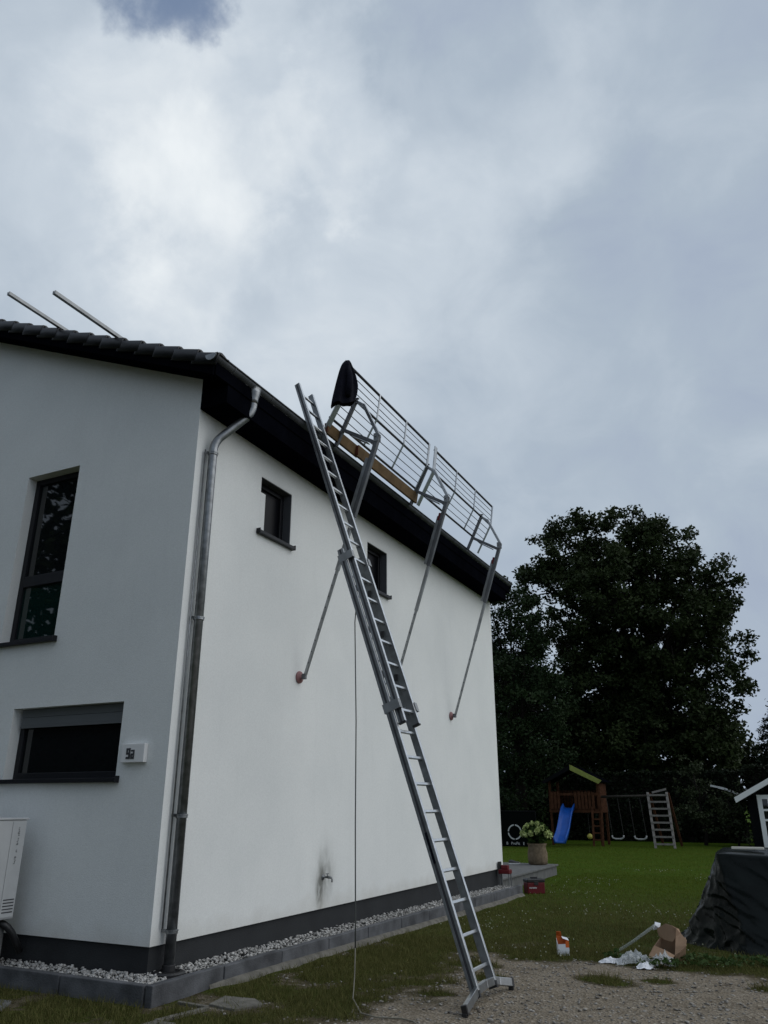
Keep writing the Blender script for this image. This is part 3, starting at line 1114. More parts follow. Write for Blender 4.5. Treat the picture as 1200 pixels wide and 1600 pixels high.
def stones(name, pts, sizes, mt, sub=1, squash=0.65):
    v0, f0 = ico(sub)
    n = len(pts)
    k = len(v0)
    V = np.empty((n, k, 3))
    for i in range(n):
        s = sizes[i] * np.array([1.0, rng.uniform(0.65, 1.0), rng.uniform(squash * 0.75, squash * 1.15)])
        a, b2 = rng.uniform(0, 6.28), rng.uniform(-0.5, 0.5)
        jit = 1 + rng.normal(0, 0.09, size=(k, 1))
        q = v0 * jit * s
        ca, sa = math.cos(a), math.sin(a)
        cb, sb = math.cos(b2), math.sin(b2)
        q = q @ np.array([[1, 0, 0], [0, cb, -sb], [0, sb, cb]]) @ np.array([[ca, -sa, 0], [sa, ca, 0], [0, 0, 1]])
        V[i] = q + pts[i]
    Fc = (f0[None] + (np.arange(n) * k)[:, None, None]).reshape(-1, 3)
    me_ = np_mesh(name, V.reshape(-1, 3), Fc)
    me_.shade_smooth()
    return obj(name, me_, mt)


pp = []
for i in range(5200):
    yy = rng.uniform(KY + 0.1, 16.40)
    u = rng.random()
    xx = KX - 0.105 - u * 0.36
    zz = kt(yy) - 0.052 + 0.040 * min(1, u * 1.5) * (0.75 + 0.5 * noise.noise(Vector((xx * 4, yy * 3, 0)))) + rng.uniform(-0.02, 0.012)
    if math.hypot(xx - px, yy - py) < 0.085:
        continue
    pp.append((xx, yy, zz))
for i in range(2800):
    xx = rng.uniform(-10.0, KX - 0.12)
    u = rng.random()
    yy = KY + 0.105 + u * 0.33
    zz = 0.108 + 0.026 * min(1, u * 1.5) * (0.75 + 0.5 * noise.noise(Vector((xx * 3, yy * 4, 5)))) + rng.uniform(-0.02, 0.012)
    pp.append((xx, yy, zz))
peb = stones('pebbles', np.array(pp), 0.008 + 0.017 * rng.random(len(pp)) ** 1.8, 'pebble')
tag(peb, 'white pebbles filling the strip between house plinth and kerb', 'pebbles', kind='stuff')

gully = thing('drain_gully', (px + 0.04, py - 0.06, 0.12), 'flat black drain lid at the foot of the downpipe', 'drain')
g = MB()
g.lathe((px + 0.05, py - 0.05, 0.145), [(0.15, -0.06), (0.15, 0.0), (0.135, 0.012), (0.10, 0.012), (0.095, -0.005)], 24)
g.build('rim', 'black', gully)
g = MB()
for k in range(-3, 4):
    g.mm((px + 0.05 - 0.085, py - 0.05 + k * 0.024 - 0.006, 0.141), (px + 0.05 + 0.085, py - 0.05 + k * 0.024 + 0.006, 0.150))
g.build('grate', 'black', gully)

# garden tap
tap = thing('garden_tap', (XE, 9.37, 0.72), 'small metal garden tap on the stained patch of white wall', 'tap')
t_ = MB()
t_.lathe((XE + 0.001, 9.37, 0.72), [(0.036, 0.0), (0.034, 0.008), (0.014, 0.012), (0.012, 0.07), (0.017, 0.073), (0.017, 0.115), (0.010, 0.12)], 14, 'x')
t_.build('tap_body', 'alu_dull', tap, True)
t_ = MB()
t_.tube(arc_path([(XE + 0.095, 9.37, 0.72), (XE + 0.135, 9.37, 0.715), (XE + 0.135, 9.37, 0.665)], 0.02, 4), 0.010, 10)
t_.build('spout', 'alu_dull', tap, True)
t_ = MB()
t_.tube([(XE + 0.065, 9.37, 0.72), (XE + 0.065, 9.37, 0.760)], 0.007, 8)
t_.beam((XE + 0.065, 9.34, 0.760), (XE + 0.065, 9.40, 0.760), 0.012, 0.010, (1, 0, 0))
t_.build('tap_handle', 'alu_dull', tap)

# ------------------------------------------------------------------ heat pump
hp = thing('heat_pump', (-7.6, 5.85, 0.0), 'pale grey heat pump unit standing by the gable wall on concrete blocks', 'heat pump')
hx0, hx1, hy0, hy1, hz0, hz1 = -8.35, -7.10, 5.68, 6.06, 0.53, 1.46
b = MB()
b.mm((hx0, hy0, hz0), (hx1, hy1, hz1 - 0.02))
b.build('casing', 'offwhite', hp, bevel=0.012)
b = MB()
b.mm((hx0 - 0.012, hy0 - 0.012, hz1 - 0.019), (hx1 + 0.012, hy1 + 0.012, hz1))
b.build('lid', 'offwhite', hp, bevel=0.006)
b = MB()
b.mm((hx1 + 0.001, hy0 + 0.012, hz0 + 0.02), (hx1 + 0.007, hy0 + 0.20, hz1 - 0.035))
b.build('side_panel', 'offwhite', hp, bevel=0.002)
b = MB()
b.mm((hx1 + 0.001, hy0 + 0.208, hz0 + 0.02), (hx1 + 0.007, hy1 - 0.012, hz1 - 0.035))
sp = b.build('side_panel', 'offwhite', hp, bevel=0.002)
b = MB()
for k in range(5):
    b.mm((hx1 + 0.0075, hy0 + 0.225, hz0 + 0.06 + k * 0.028), (hx1 + 0.010, hy1 - 0.03, hz0 + 0.070 + k * 0.028))
b.build('vent_slots', 'ink', hp)
b = MB()                                     # vertical lettering, too small to read, as a line of strokes
zz = hz1 - 0.08
random.seed(5)
for k in range(34):
    zz -= random.uniform(0.008, 0.013)
    if k in (8, 9, 17, 18, 19, 20, 24, 25, 26):
        continue
    a = random.uniform(0.0, 0.012)
    b.mm((hx1 + 0.0075, hy0 + 0.275 + a, zz - 0.005), (hx1 + 0.0085, hy0 + 0.302 - random.uniform(0, 0.01), zz))
b.build('print', 'ink', hp)
b = MB()
n = 40
b.lathe((-7.85, hy0 - 0.002, 1.0), [(0.40, 0.0), (0.40, -0.012), (0.37, -0.018), (0.36, -0.004)], n, 'y')
for k in range(9):
    b.mm((-7.85 - 0.36, hy0 - 0.016, 0.70 + k * 0.075), (-7.85 + 0.36, hy0 - 0.010, 0.712 + k * 0.075))
b.build('fan_grille', 'ink', hp)
for xx in (hx0 + 0.05, hx1 - 0.27):
    b = MB()
    b.mm((xx, hy0 + 0.0, -0.1), (xx + 0.2, hy1 - 0.02, hz0 - 0.035))
    b.build('concrete_foot', 'slab', hp, bevel=0.01)
    b = MB()
    b.mm((xx + 0.03, hy0 + 0.02, hz0 - 0.034), (xx + 0.17, hy1 - 0.04, hz0 - 0.001))
    b.build('rubber_mount', 'black', hp)
b = MB()
b.tube(arc_path([(-7.30, 5.96, 0.50), (-7.14, 6.00, 0.49), (-7.10, 6.08, 0.40), (-7.10, 6.20, 0.22)], 0.06, 5), 0.034, 12)
b.build('insulated_hose', 'black', hp, True)

# ------------------------------------------------------------------ eaves guard
YB = (8.62, 11.20, 13.96)
BL = ('nearest bracket of the roof edge guard, below the jacket',
      'middle bracket of the roof edge guard, its strut foot hidden behind the ladder',
      'farthest bracket of the roof edge guard, near the far house corner')


def bracket_thing(y, label):
    e = thing('guard_bracket', (-5.5, y, 3.13), label, 'bracket', 'brackets of the roof edge guard')
    P = lambda x, z, dy=0: (x, y + dy, z)
    cup, mid1, mid2, head = Vector(P(-5.40, 3.16)), Vector(P(-4.955, 4.52)), Vector(P(-4.70, 5.25)), Vector(P(-4.345, 6.38))
    d = (head - cup).normalized()
    q = lambda t: cup + d * t
    L_ = (head - cup).length
    b = MB()
    b.beam(q(0), q(1.8), 0.036, 0.036)
    b.build('inner_strut', 'alu_strut', e, bevel=0.004)
    for k in range(9):
        b = MB()
        b.beam(q(0.15 + k * 0.15) - Vector((0, 0.0195, 0)), q(0.165 + k * 0.15) - Vector((0, 0.0195, 0)), 0.002, 0.014)
        b.build('pin_hole', 'ink', e)
    b = MB()
    b.beam(q(1.42), q(2.35), 0.048, 0.048)
    b.build('middle_strut', 'alu_strut', e, bevel=0.004)
    b = MB()
    b.beam(q(2.18), q(L_), 0.062, 0.062)
    b.build('outer_strut', 'steel_grey', e, bevel=0.005)
    b = MB()
    off = d.cross(Vector((0, 1, 0))) * 0.062
    b.beam(q(2.2) + off, q(L_ - 0.35) + off, 0.05, 0.05)
    b.build('outer_strut', 'alu_dull', e, bevel=0.004)
    b = MB()
    b.lathe((-5.498, y, 3.135), [(0.075, 0.0), (0.080, 0.010), (0.074, 0.026), (0.03, 0.032), (0.02, 0.06)], 22, 'x')
    b.build('wall_pad', 'pad', e, True)
    b = MB()
    b.mm((-5.445, y - 0.022, 3.105), (-5.39, y + 0.022, 3.175))
    b.build('pad_hinge', 'steel_grey', e, bevel=0.004)
    # frame: post at the gutter, bent head tube, cross bar
    b = MB()
    b.beam(P(-5.03, 6.36), P(-4.70, 7.03), 0.05, 0.05)
    b.build('post', 'steel_grey', e, bevel=0.004)
    b = MB()
    b.beam(P(-4.72, 7.012, 0.001), P(-4.575, 6.90, 0.001), 0.046, 0.046)
    b.beam(P(-4.585, 6.925), P(-4.335, 6.37), 0.046, 0.046)
    b.build('head_tube', 'alu', e, bevel=0.004)
    b = MB()
    b.beam(P(-4.90, 6.585, 0.002), P(-4.385, 6.275, 0.002), 0.044, 0.05)
    b.build('cross_bar', 'steel_grey', e, bevel=0.004)
    b = MB()
    b.mm((-4.405, y - 0.037, 6.29), (-4.330, y - 0.033, 6.41))
    b.mm((-4.405, y + 0.033, 6.29), (-4.330, y + 0.037, 6.41))
    b.tube([(-4.375, y - 0.055, 6.36), (-4.375, y + 0.055, 6.36)], 0.012, 8)
    b.build('hinge_plate', 'alu_dull', e)
    b = MB()
    b.beam(P(-4.74, 6.44, -0.01), P(-4.50, 6.29, -0.01), 0.09, 0.012)
    b.build('spring_plate', 'alu', e)
    b = MB()
    b.tube([P(-4.735, 7.045, -0.06), P(-4.735, 7.045, 0.06)], 0.022, 8)
    b.beam(P(-4.77, 7.07, 0.03), P(-4.68, 7.06, 0.03), 0.03, 0.02)
    b.build('rail_clamp', 'black', e)
    if y > 9:
        b = MB()
        b.beam(P(-4.485, 6.12, -0.012), P(-4.525, 5.99, -0.012), 0.03, 0.04)
        b.build('locking_lever', 'red', e, bevel=0.006)
    return e


for y, l in zip(YB, BL):
    bracket_thing(y, l)


def guard_panel(ya, yb, posts, label):
    e = thing('edge_guard', ((-4.8), (ya + yb) / 2, 6.6), label, 'guard rail', 'panels of the roof edge guard')
    bot, mid, top = (-4.93, 6.64), (-4.715, 7.02), (-4.66, 7.42)
    for nm, (x, z), r in (('bottom_rail', bot, 0.019), ('middle_rail', mid, 0.019), ('top_rail', top, 0.020)):
        b = MB()
        b.tube([(x, ya, z), (x, yb, z)], r, 10)
        b.build(nm, 'rod', e, True)
    for A, B in ((bot, mid), (mid, top)):
        for k in (1, 2, 3):
            t = k / 4
            x, z = A[0] + (B[0] - A[0]) * t, A[1] + (B[1] - A[1]) * t
            sag = random.uniform(-0.006, 0.006)
            b = MB()
            b.tube([(x, ya + 0.01, z), (x + sag, (ya + yb) / 2, z - 0.008), (x, yb - 0.01, z)], 0.0065, 6)
            b.build('rod', 'rod', e, True)
    for i, y in enumerate(posts):
        b = MB()
        end = i in (0, len(posts) - 1)
        wd = (0.105 if i == 0 else 0.06) if end else 0.034
        lo = (bot[0] - 0.10, bot[1] - 0.20) if end else bot
        yo = 0.001 * i
        b.beam((lo[0] + 0.02, y + yo, lo[1]), (mid[0] + 0.02, y + yo, mid[1]), wd, 0.014)
        b.beam((mid[0] + 0.02, y + yo, mid[1] - 0.004), (top[0] + 0.02, y + yo, top[1] + (0.06 if i == 0 and ya > 10 else 0.0)), wd, 0.014)
        b.build('post', 'alu', e)
    return e


guard_panel(8.27, 11.18, (8.29, 9.26, 10.22, 11.16), 'near panel of horizontal guard rails along the roof edge, jacket on its end')
guard_panel(11.44, 14.54, (11.46, 12.47, 13.48, 14.51), 'far panel of horizontal guard rails along the roof edge')


def board(ya, yb, x, z0, z1, label, th=0.035, xl=0.03, endred=False):
    e = thing('toe_board', (x, (ya + yb) / 2, z0), label, 'plank', 'toe boards of the roof edge guard')
    b = MB()
    b.add([(x, ya, z0), (x + th, ya, z0), (x + th + xl, ya, z1), (x + xl, ya, z1), (x, yb, z0), (x + th, yb, z0), (x + th + xl, yb, z1), (x + xl, yb, z1)],
          [(0, 1, 2, 3), (4, 7, 6, 5), (0, 4, 5, 1), (1, 5, 6, 2), (2, 6, 7, 3), (3, 7, 4, 0)])
    b.build('board', 'plank', e, bevel=0.003)
    b = MB()
    b.mm((x - 0.004 + xl * 0.2, ya - 0.007, z0 + 0.01), (x + th + xl * 0.7, ya - 0.001, z1 - 0.012))
    b.build('painted_end', 'plank_end', e)
    return e


board(8.28, 9.20, -5.015, 6.415, 6.575, 'short brown plank under the jacket end of the roof edge guard')
board(9.10, 11.26, -4.975, 6.395, 6.565, 'long brown plank along the gutter between the first two guard brackets')

# jacket hung over the panel end
jk = MB()
jl = [(-4.66, 8.225, 7.455), (-4.678, 8.167, 7.386), (-4.697, 8.131, 7.269), (-4.715, 8.098, 7.123), (-4.733, 8.065, 6.959), (-4.752, 8.034, 6.798), (-4.77, 8.021, 6.658)]
jr = [(-4.66, 8.261, 7.475), (-4.643, 8.307, 7.444), (-4.627, 8.355, 7.361), (-4.61, 8.404, 7.257), (-4.593, 8.434, 7.113), (-4.577, 8.388, 6.953), (-4.56, 8.306, 6.786)]
ROWS, n = 20, 44
for i in range(ROWS + 1):
    t = i / ROWS * (len(jl) - 1)
    k0 = min(int(t), len(jl) - 2)
    a_ = Vector(jl[k0]).lerp(Vector(jl[k0 + 1]), t - k0)
    b_ = Vector(jr[k0]).lerp(Vector(jr[k0 + 1]), t - k0)
    md, hv = (a_ + b_) / 2, (b_ - a_) / 2
    th = 0.030 + 0.067 * (i / ROWS) ** 0.6
    nv = Vector((hv.y, -hv.x, 0))
    nv = nv.normalized() if nv.length > 1e-4 else Vector((1, 0, 0))
    for k in range(n):
        a = 2 * math.pi * k / n
        ca, sa = math.cos(a), math.sin(a)
        fold = (0.30 * math.sin(7 * a + 0.25 * i) + 0.22 * math.sin(4 * a + 1.3 - 0.12 * i)) * min(1, i / 6) * abs(sa)
        p_ = md + hv * (abs(ca) ** 0.8 * (1 if ca > 0 else -1)) + nv * (th * sa * (1 + fold))
        sag = 0.022 * math.sin(3 * a + 0.4) * (i / ROWS) ** 3
        jk.v.append((p_.x, p_.y, p_.z + sag + 0.006 * noise.noise(Vector((p_.x * 14, p_.y * 14, p_.z * 14)))))
for i in range(ROWS):
    for k in range(n):
        a, b = i * n + k, i * n + (k + 1) % n
        jk.f.append((a, b, b + n, a + n))
jk.f.append(tuple(range(n))[::-1])
jacket = thing('jacket', (-4.655, 8.265, 7.5), 'dark navy jacket hung over the near end of the roof guard', 'jacket')
jo = jk.build('body', 'navy', jacket, True)
sm = jo.modifiers.new('thick', 'SOLIDIFY')
sm.thickness = 0.012
sd = jo.modifiers.new('sub', 'SUBSURF')
sd.levels = sd.render_levels = 1
sv = MB()
sv.tube([(-4.60, 8.20, 7.32), (-4.565, 8.17, 7.15), (-4.555, 8.15, 6.98), (-4.57, 8.135, 6.82)], 0.05, 12, True, [0.025, 0.044, 0.044, 0.036])
sv.build('sleeve', 'navy', jacket, True)
cl_ = MB()
cl_.tube([(-4.69, 8.22, 7.37), (-4.655, 8.215, 7.425), (-4.625, 8.245, 7.39)], 0.025, 10, True, [0.02, 0.028, 0.02])
cl_.build('collar', 'navy', jacket, True)

# ------------------------------------------------------------------ mounting rails on the roof
for (x, y0, lab) in ((-6.742, 5.00, 'aluminium mounting rail sticking out over the verge, the one nearer the gutter'),
                     (-7.824, 5.17, 'aluminium mounting rail sticking out over the verge, the one farther up the roof')):
    e = thing('mounting_rail', (x, 8.0, roof_z(x)), lab, 'rail', 'solar mounting rails on the roof')
    b = MB()
    zc = roof_z(x) + 0.055
    b.mm((x - 0.022, y0, zc - 0.022), (x - 0.006, 15.5, zc + 0.022))
    b.mm((x + 0.006, y0, zc - 0.022), (x + 0.022, 15.5, zc + 0.022))
    b.mm((x - 0.0055, y0 + 0.001, zc - 0.021), (x + 0.0055, 15.5, zc + 0.004))
    b.build('rail_profile', 'alu_dull', e)
    b = MB()
    for yy in (6.3, 8.0, 9.7, 11.4, 13.1, 14.8):
        b.mm((x - 0.03, yy - 0.02, zc - 0.10), (x + 0.03, yy + 0.02, zc - 0.023))
    b.build('roof_hook', 'steel_grey', e)

# ------------------------------------------------------------------ extension ladder
lad = thing('extension_ladder', (-2.65, 7.36, 0.0), 'long aluminium extension ladder leaning on the gutter', 'ladder')
LD = Vector((-2.42, 0, 6.27)).normalized()
LN = Vector((LD.z, 0, -LD.x))                # towards the climber


def lp(s, off, yoff):
    base = Vector((-2.66, 7.345, 0.1)) + LD * s + LN * off
    base.y += 0.100 * s + yoff
    return base


SH, ST = 0.075, 0.026


def stile(s0, s1, off, yoff, sgn):
    b = MB()
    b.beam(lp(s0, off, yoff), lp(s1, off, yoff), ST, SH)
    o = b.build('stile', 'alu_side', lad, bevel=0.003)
    b = MB()
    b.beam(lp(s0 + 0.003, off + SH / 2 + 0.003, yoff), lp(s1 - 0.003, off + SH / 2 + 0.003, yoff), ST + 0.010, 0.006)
    b.build('flange', 'alu_skylit', o, bevel=0.002)  # front lip coloured bright, as if catching the sky
    b = MB()
    yg = yoff + sgn * (ST / 2 + 0.001)
    b.beam(lp(s0 + 0.002, off, yg), lp(s1 - 0.002, off, yg), 0.003, 0.022)
    b.build('groove_shade', 'ink', o)  # dark strip painting the shade inside the channel
    # two raised ribs border the painted-dark channel along the outer face
    for k in (-1, 1):
        b = MB()
        yy = yoff + sgn * (ST / 2 + 0.004)
        b.beam(lp(s0 + 0.002, off + k * (SH / 2 - 0.013), yy), lp(s1 - 0.002, off + k * (SH / 2 - 0.013), yy), 0.009, 0.024)
        b.build('rib', 'alu_side', o, bevel=0.002)
    return o


LS = [(0.0, 4.62, 0.0, 0.222), (2.41, 7.42, 0.083, 0.178)]
for s0, s1, off, hw in LS:
    for sgn in (-1, 1):
        stile(s0, s1, off, sgn * hw, sgn)
        b = MB()
        b.beam(lp(s0 - 0.012, off, sgn * hw), lp(s0 + 0.008, off, sgn * hw), ST + 0.014, SH + 0.008)
        b.beam(lp(s1 - 0.002, off, sgn * hw), lp(s1 + 0.006, off, sgn * hw), ST - 0.002, SH - 0.004)
        b.build('end_cap', 'black', lad)
    s = s0 + 0.146
    while s < s1 - 0.1:
        b = MB()
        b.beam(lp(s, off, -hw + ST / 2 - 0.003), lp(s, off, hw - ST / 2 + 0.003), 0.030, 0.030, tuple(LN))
        b.build('rung', 'alu_skylit', lad, bevel=0.006)
        s += 0.276
for s, off in ((4.50, 0.0415), (2.60, 0.0415)):
    for sgn in (-1, 1):
        b = MB()
        yy = sgn * 0.212
        b.beam(lp(s - 0.05, off, yy + sgn * 0.030), lp(s + 0.05, off, yy + sgn * 0.030), 0.006, 0.19)
        for k in (-1, 1):
            b.beam(lp(s - 0.05, off + k * 0.092, yy), lp(s + 0.05, off + k * 0.092, yy), 0.062, 0.006)
        b.build('guide_bracket', 'alu_dull', lad)
for sgn in (-1, 1):
    b = MB()
    for s in (2.95, 3.5, 4.05):
        b.beam(lp(s, 0.02, sgn * 0.15), lp(s + 0.07, 0.045, sgn * 0.15), 0.02, 0.04)
    b.build('latch_hook', 'black', lad)
b = MB()
b.beam(lp(1.05, 0.0, -0.222 - 0.0195), lp(1.33, 0.0, -0.222 - 0.0195), 0.003, 0.030)
tag(b.build('sticker', 'navy', lad), 'dark blue sticker on the outside of the stile', None)
# curved stabiliser bar at the foot
b = MB()
bpts = [(-2.60, 6.72, 0.050), (-2.635, 7.02, 0.088), (-2.645, 7.14, 0.112), (-2.648, 7.36, 0.120), (-2.645, 7.57, 0.110), (-2.63, 7.66, 0.092), (-2.58, 7.87, 0.052)]
for a, c in zip(bpts[:-1], bpts[1:]):
    b.beam(a, c, 0.040, 0.066, (1, 0, 0.2))
bar_o = b.build('stabiliser_bar', 'alu', lad, bevel=0.004)
for a, c in ((bpts[0], bpts[1]), (bpts[-1], bpts[-2])):
    a, c = Vector(a), Vector(c)
    d = (c - a).normalized()
    b = MB()
    b.beam(a - d * 0.018, a + d * 0.012, 0.048, 0.078, (1, 0, 0.2))
    b.mm((a.x - 0.022, a.y - 0.02, zg(0, a.y) - 0.004), (a.x + 0.022, a.y + 0.015, 0.03))
    b.build('rubber_foot', 'black', bar_o, bevel=0.004)
for sgn in (-1, 1):
    b = MB()
    b.beam(lp(-0.05, 0.0, sgn * 0.222), lp(0.01, 0.0, sgn * 0.222), 0.03, 0.082)
    b.build('bar_clamp', 'black', lad)

# hanging cable
cb = thing('hanging_cable', (-3.75, 7.0, 0.0), 'thin cable hanging from the ladder down to the grass', 'cable')
b = MB()
b.tube([lp(3.80, -0.05, -0.20), lp(3.80, -0.06, -0.20) - Vector((0, 0, 0.12)), (-3.90, 7.24, 2.4), (-3.84, 7.14, 1.4), (-3.80, 7.09, 0.62), (-3.79, 7.075, 0.36)], 0.0065, 8)
b.build('dark_length', 'cable', cb, True)
b = MB()
b.tube([(-3.79, 7.075, 0.365), (-3.78, 7.05, 0.16), (-3.74, 6.96, 0.05), (-3.66, 6.80, 0.022), (-3.50, 6.58, 0.018), (-3.38, 6.42, 0.014), (-3.2, 6.36, 0.014), (-3.02, 6.42, 0.014), (-2.9, 6.38, 0.014), (-2.75, 6.22, 0.014), (-2.6, 5.9, 0.014)], 0.0055, 8)
b.build('pale_length', 'cable_pale', cb, True)

# ------------------------------------------------------------------ paving bits in the grass
def slab_thing(pts, z0, z1, label, name='paving_slab', cat='slab', mt='slab'):
    b = MB()
    n_ = len(pts)
    b.add([(x, y, z0) for x, y in pts] + [(x, y, z1) for x, y in pts],
          [tuple(range(n_))[::-1], tuple(range(n_, 2 * n_))] + [(i, (i + 1) % n_, (i + 1) % n_ + n_, i + n_) for i in range(n_)])
    o = b.build(name, mt, None, bevel=0.006)
    return tag(o, label, cat)


slab_thing([(-4.66, 6.10), (-4.36, 6.05), (-4.24, 6.30), (-4.42, 6.43), (-4.72, 6.40)], -0.08, 0.022, 'loose pale paving slab in the grass by the kerb corner', mt='haunch')
slab_thing([(-6.9, 5.0), (-6.2, 5.05), (-6.08, 5.22), (-6.25, 5.45), (-6.95, 5.42)], -0.08, 0.02, 'grey paving slab in the grass at the bottom left corner')
slab_thing([(-4.95, 6.06), (-4.93, 6.02), (-4.62, 5.99), (-4.60, 6.035)], -0.08, 0.028, 'short thin edging strip between kerb corner and pale slab', 'edging_strip', 'edging', 'haunch')
slab_thing([(-4.62, 5.985), (-4.57, 5.995), (-4.66, 5.50), (-4.72, 5.50)], -0.08, 0.026, 'long thin edging strip running towards the bottom edge', 'edging_strip', 'edging', 'haunch')
slab_thing([(-4.70, 5.49), (-4.50, 5.50), (-4.48, 5.35), (-4.72, 5.33)], -0.08, 0.024, 'small paving offcut at the bottom edge below the edging strips', 'paving_offcut', 'slab', 'haunch')

# terrace behind the house
b = MB()
b.mm((-14.0, 16.70, -0.4), (-5.62, 21.3, 0.105))
struct(b.build('terrace', 'slab', None, bevel=0.01))
b = MB()
b.mm((-14.0, 16.69, 0.106), (-5.58, 21.34, 0.145))
t_ = b.build('terrace_paving', 'slab', None, bevel=0.006)
struct(t_)

# ------------------------------------------------------------------ planter with hydrangea
pot = thing('planter', (-6.0, 20.95, 0.145), 'burlap wrapped planter on the terrace corner', 'planter')
b = MB()
prof = [(r_ * 0.90, h_ * 0.88) for r_, h_ in ((0.20, 0.0), (0.255, 0.02), (0.275, 0.14), (0.27, 0.30), (0.245, 0.44), (0.25, 0.52), (0.275, 0.56), (0.245, 0.565), (0.22, 0.50))]
b.lathe((-6.0, 20.95, 0.145), prof, 28)
for i, q in enumerate(b.v):
    a = math.atan2(q[1] - 20.95, q[0] + 6.0)
    s = 1 + 0.025 * math.sin(7 * a) + 0.02 * math.sin(13 * a + 3 * q[2] * 9)
    b.v[i] = (-6.0 + (q[0] + 6.0) * s, 20.95 + (q[1] - 20.95) * s, q[2])
b.build('sack', 'sack', pot, True)
b = MB()
b.lathe((-6.0, 20.95, 0.145), [(0.20, 0.40), (0.20, 0.42)], 20)
b.build('soil', 'bark', pot)
hyd = thing('hydrangea', (-6.0, 20.95, 0.60), 'hydrangea with pale green flower heads in the burlap planter', 'plant')
n = 520
d = rand_dirs(n)
c_ = np.array([-6.0, 20.95, 0.88]) + d * (np.array([0.31, 0.31, 0.29]) * (0.5 + 0.5 * rng.random((n, 1))))
v, f = leaf_quads(c_, 0.13, 0.3, 0.65)
obj('foliage', np_mesh('foliage', v, f), 'hyd_leaf', hyd)
b = MB()
for k in range(9):
    a = k * 0.7
    b.tube([(-6.0 + 0.06 * math.cos(a), 20.95 + 0.06 * math.sin(a), 0.58), (-6.0 + 0.2 * math.cos(a), 20.95 + 0.2 * math.sin(a), 0.98)], 0.008, 6)
b.build('stem', 'bark', hyd)
for k in range(38):
    d = rand_dirs(1)[0]
    d[2] = abs(d[2]) * 0.95 - 0.2
    q = np.array([-6.0, 20.95, 0.89]) + d * np.array([0.345, 0.345, 0.33]) * rng.uniform(0.8, 1.05)
    sz = np.array([0.058, 0.058, 0.066]) * rng.uniform(0.6, 1.25)
    vv, fq = leaf_quads(q + rand_dirs(70) * sz * (0.65 + 0.45 * rng.random((70, 1))), 0.042, 0.0, 0.9)
    obj('flower_head', np_mesh('flower_head', vv, fq), 'bloom', hyd)


def shoe(x, y, rz, label):
    e = thing('shoe', (x, y, 0.145), label, 'shoe', 'shoes on the terrace')
    rot = Matrix.Rotation(rz, 4, 'Z')
    b = MB()
    secs = [(-0.13, 0.030, 0.085), (-0.10, 0.038, 0.095), (-0.04, 0.036, 0.085), (0.02, 0.042, 0.060), (0.09, 0.046, 0.048), (0.135, 0.030, 0.034)]
    n_ = 10
    for xx, hw, h in secs:
        for k in range(n_):
            a = 2 * math.pi * k / n_
            b.v.append((xx, hw * math.cos(a), 0.026 + max(0, math.sin(a)) * (h - 0.026)))
    for i in range(len(secs) - 1):
        for k in range(n_):
            p0, p1 = i * n_ + k, i * n_ + (k + 1) % n_
            b.f.append((p0, p1, p1 + n_, p0 + n_))
    b.f += [tuple(range(n_))[::-1], tuple((len(secs) - 1) * n_ + k for k in range(n_))]
    s_ = MB()
    for xx, hw, h in secs:
        s_.v += [(xx, -hw - 0.004, 0.0), (xx, hw + 0.004, 0.0), (xx, hw + 0.004, 0.026), (xx, -hw - 0.004, 0.026)]
    for i in range(len(secs) - 1):
        for k in range(4):
            p0, p1 = i * 4 + k, i * 4 + (k + 1) % 4
            s_.f.append((p0, p1, p1 + 4, p0 + 4))
    s_.f += [(3, 2, 1, 0), (20, 21, 22, 23)]
    for q, nm, mt_, sm_ in ((b, 'upper', 'ink', True), (s_, 'sole', 'white', False)):
        q.v = [tuple(Vector((x, y, 0.146)) + (rot @ Vector(w_))) for w_ in q.v]
        q.build(nm, mt_, e, sm_)


shoe(-6.60, 20.85, 0.3, 'black and white shoe beside the burlap planter, nearer one')
shoe(-6.63, 21.02, 0.5, 'black and white shoe beside the burlap planter, farther one')

# ------------------------------------------------------------------ tools by the house corner
tb = thing('toolbox', (-4.90, 16.75, -0.1), 'dark red toolbox on the lawn at the end of the kerb', 'toolbox')
rz = Matrix.Rotation(R(38), 3, 'Z')
tc0 = Vector((-4.92, 16.80, -0.1))


def tb_box(a, b_, name, mt_, bev):
    a, b_ = Vector(a) * 0.84, Vector(b_) * 0.84
    m_ = MB()
    m_.box(tc0 + rz @ ((a + b_) / 2), [abs(q) for q in (b_ - a)], rz)
    return m_.build(name, mt_, tb, bevel=bev)


tb_box((-0.22, -0.14, 0.0), (0.22, 0.14, 0.25), 'case', 'red', 0.015)
tb_box((-0.23, -0.15, 0.252), (0.23, 0.15, 0.325), 'lid', 'black', 0.015)
tb_box((-0.09, -0.012, 0.327), (0.09, 0.012, 0.365), 'handle', 'black', 0.006)
tb_box((-0.05, -0.152, 0.19), (0.05, -0.143, 0.27), 'latch', 'black', 0.003)
for i, s in enumerate((-0.18,)):
    m_ = MB()
    random.seed(3)
    x = -0.17
    while x < 0.0:                            # white print, unreadable in the photograph
        wd = random.uniform(0.012, 0.02)
        m_.box(tc0 + rz @ (Vector((x, -0.1425, 0.135 + random.uniform(-0.004, 0.004))) * 0.84), (wd * 0.84, 0.002, 0.024), rz)
        x += wd + 0.008
    m_.box(tc0 + rz @ (Vector((0.2222, 0.03, 0.11)) * 0.84), (0.002, 0.042, 0.042), rz)
    m_.build('print', 'offwhite', tb)

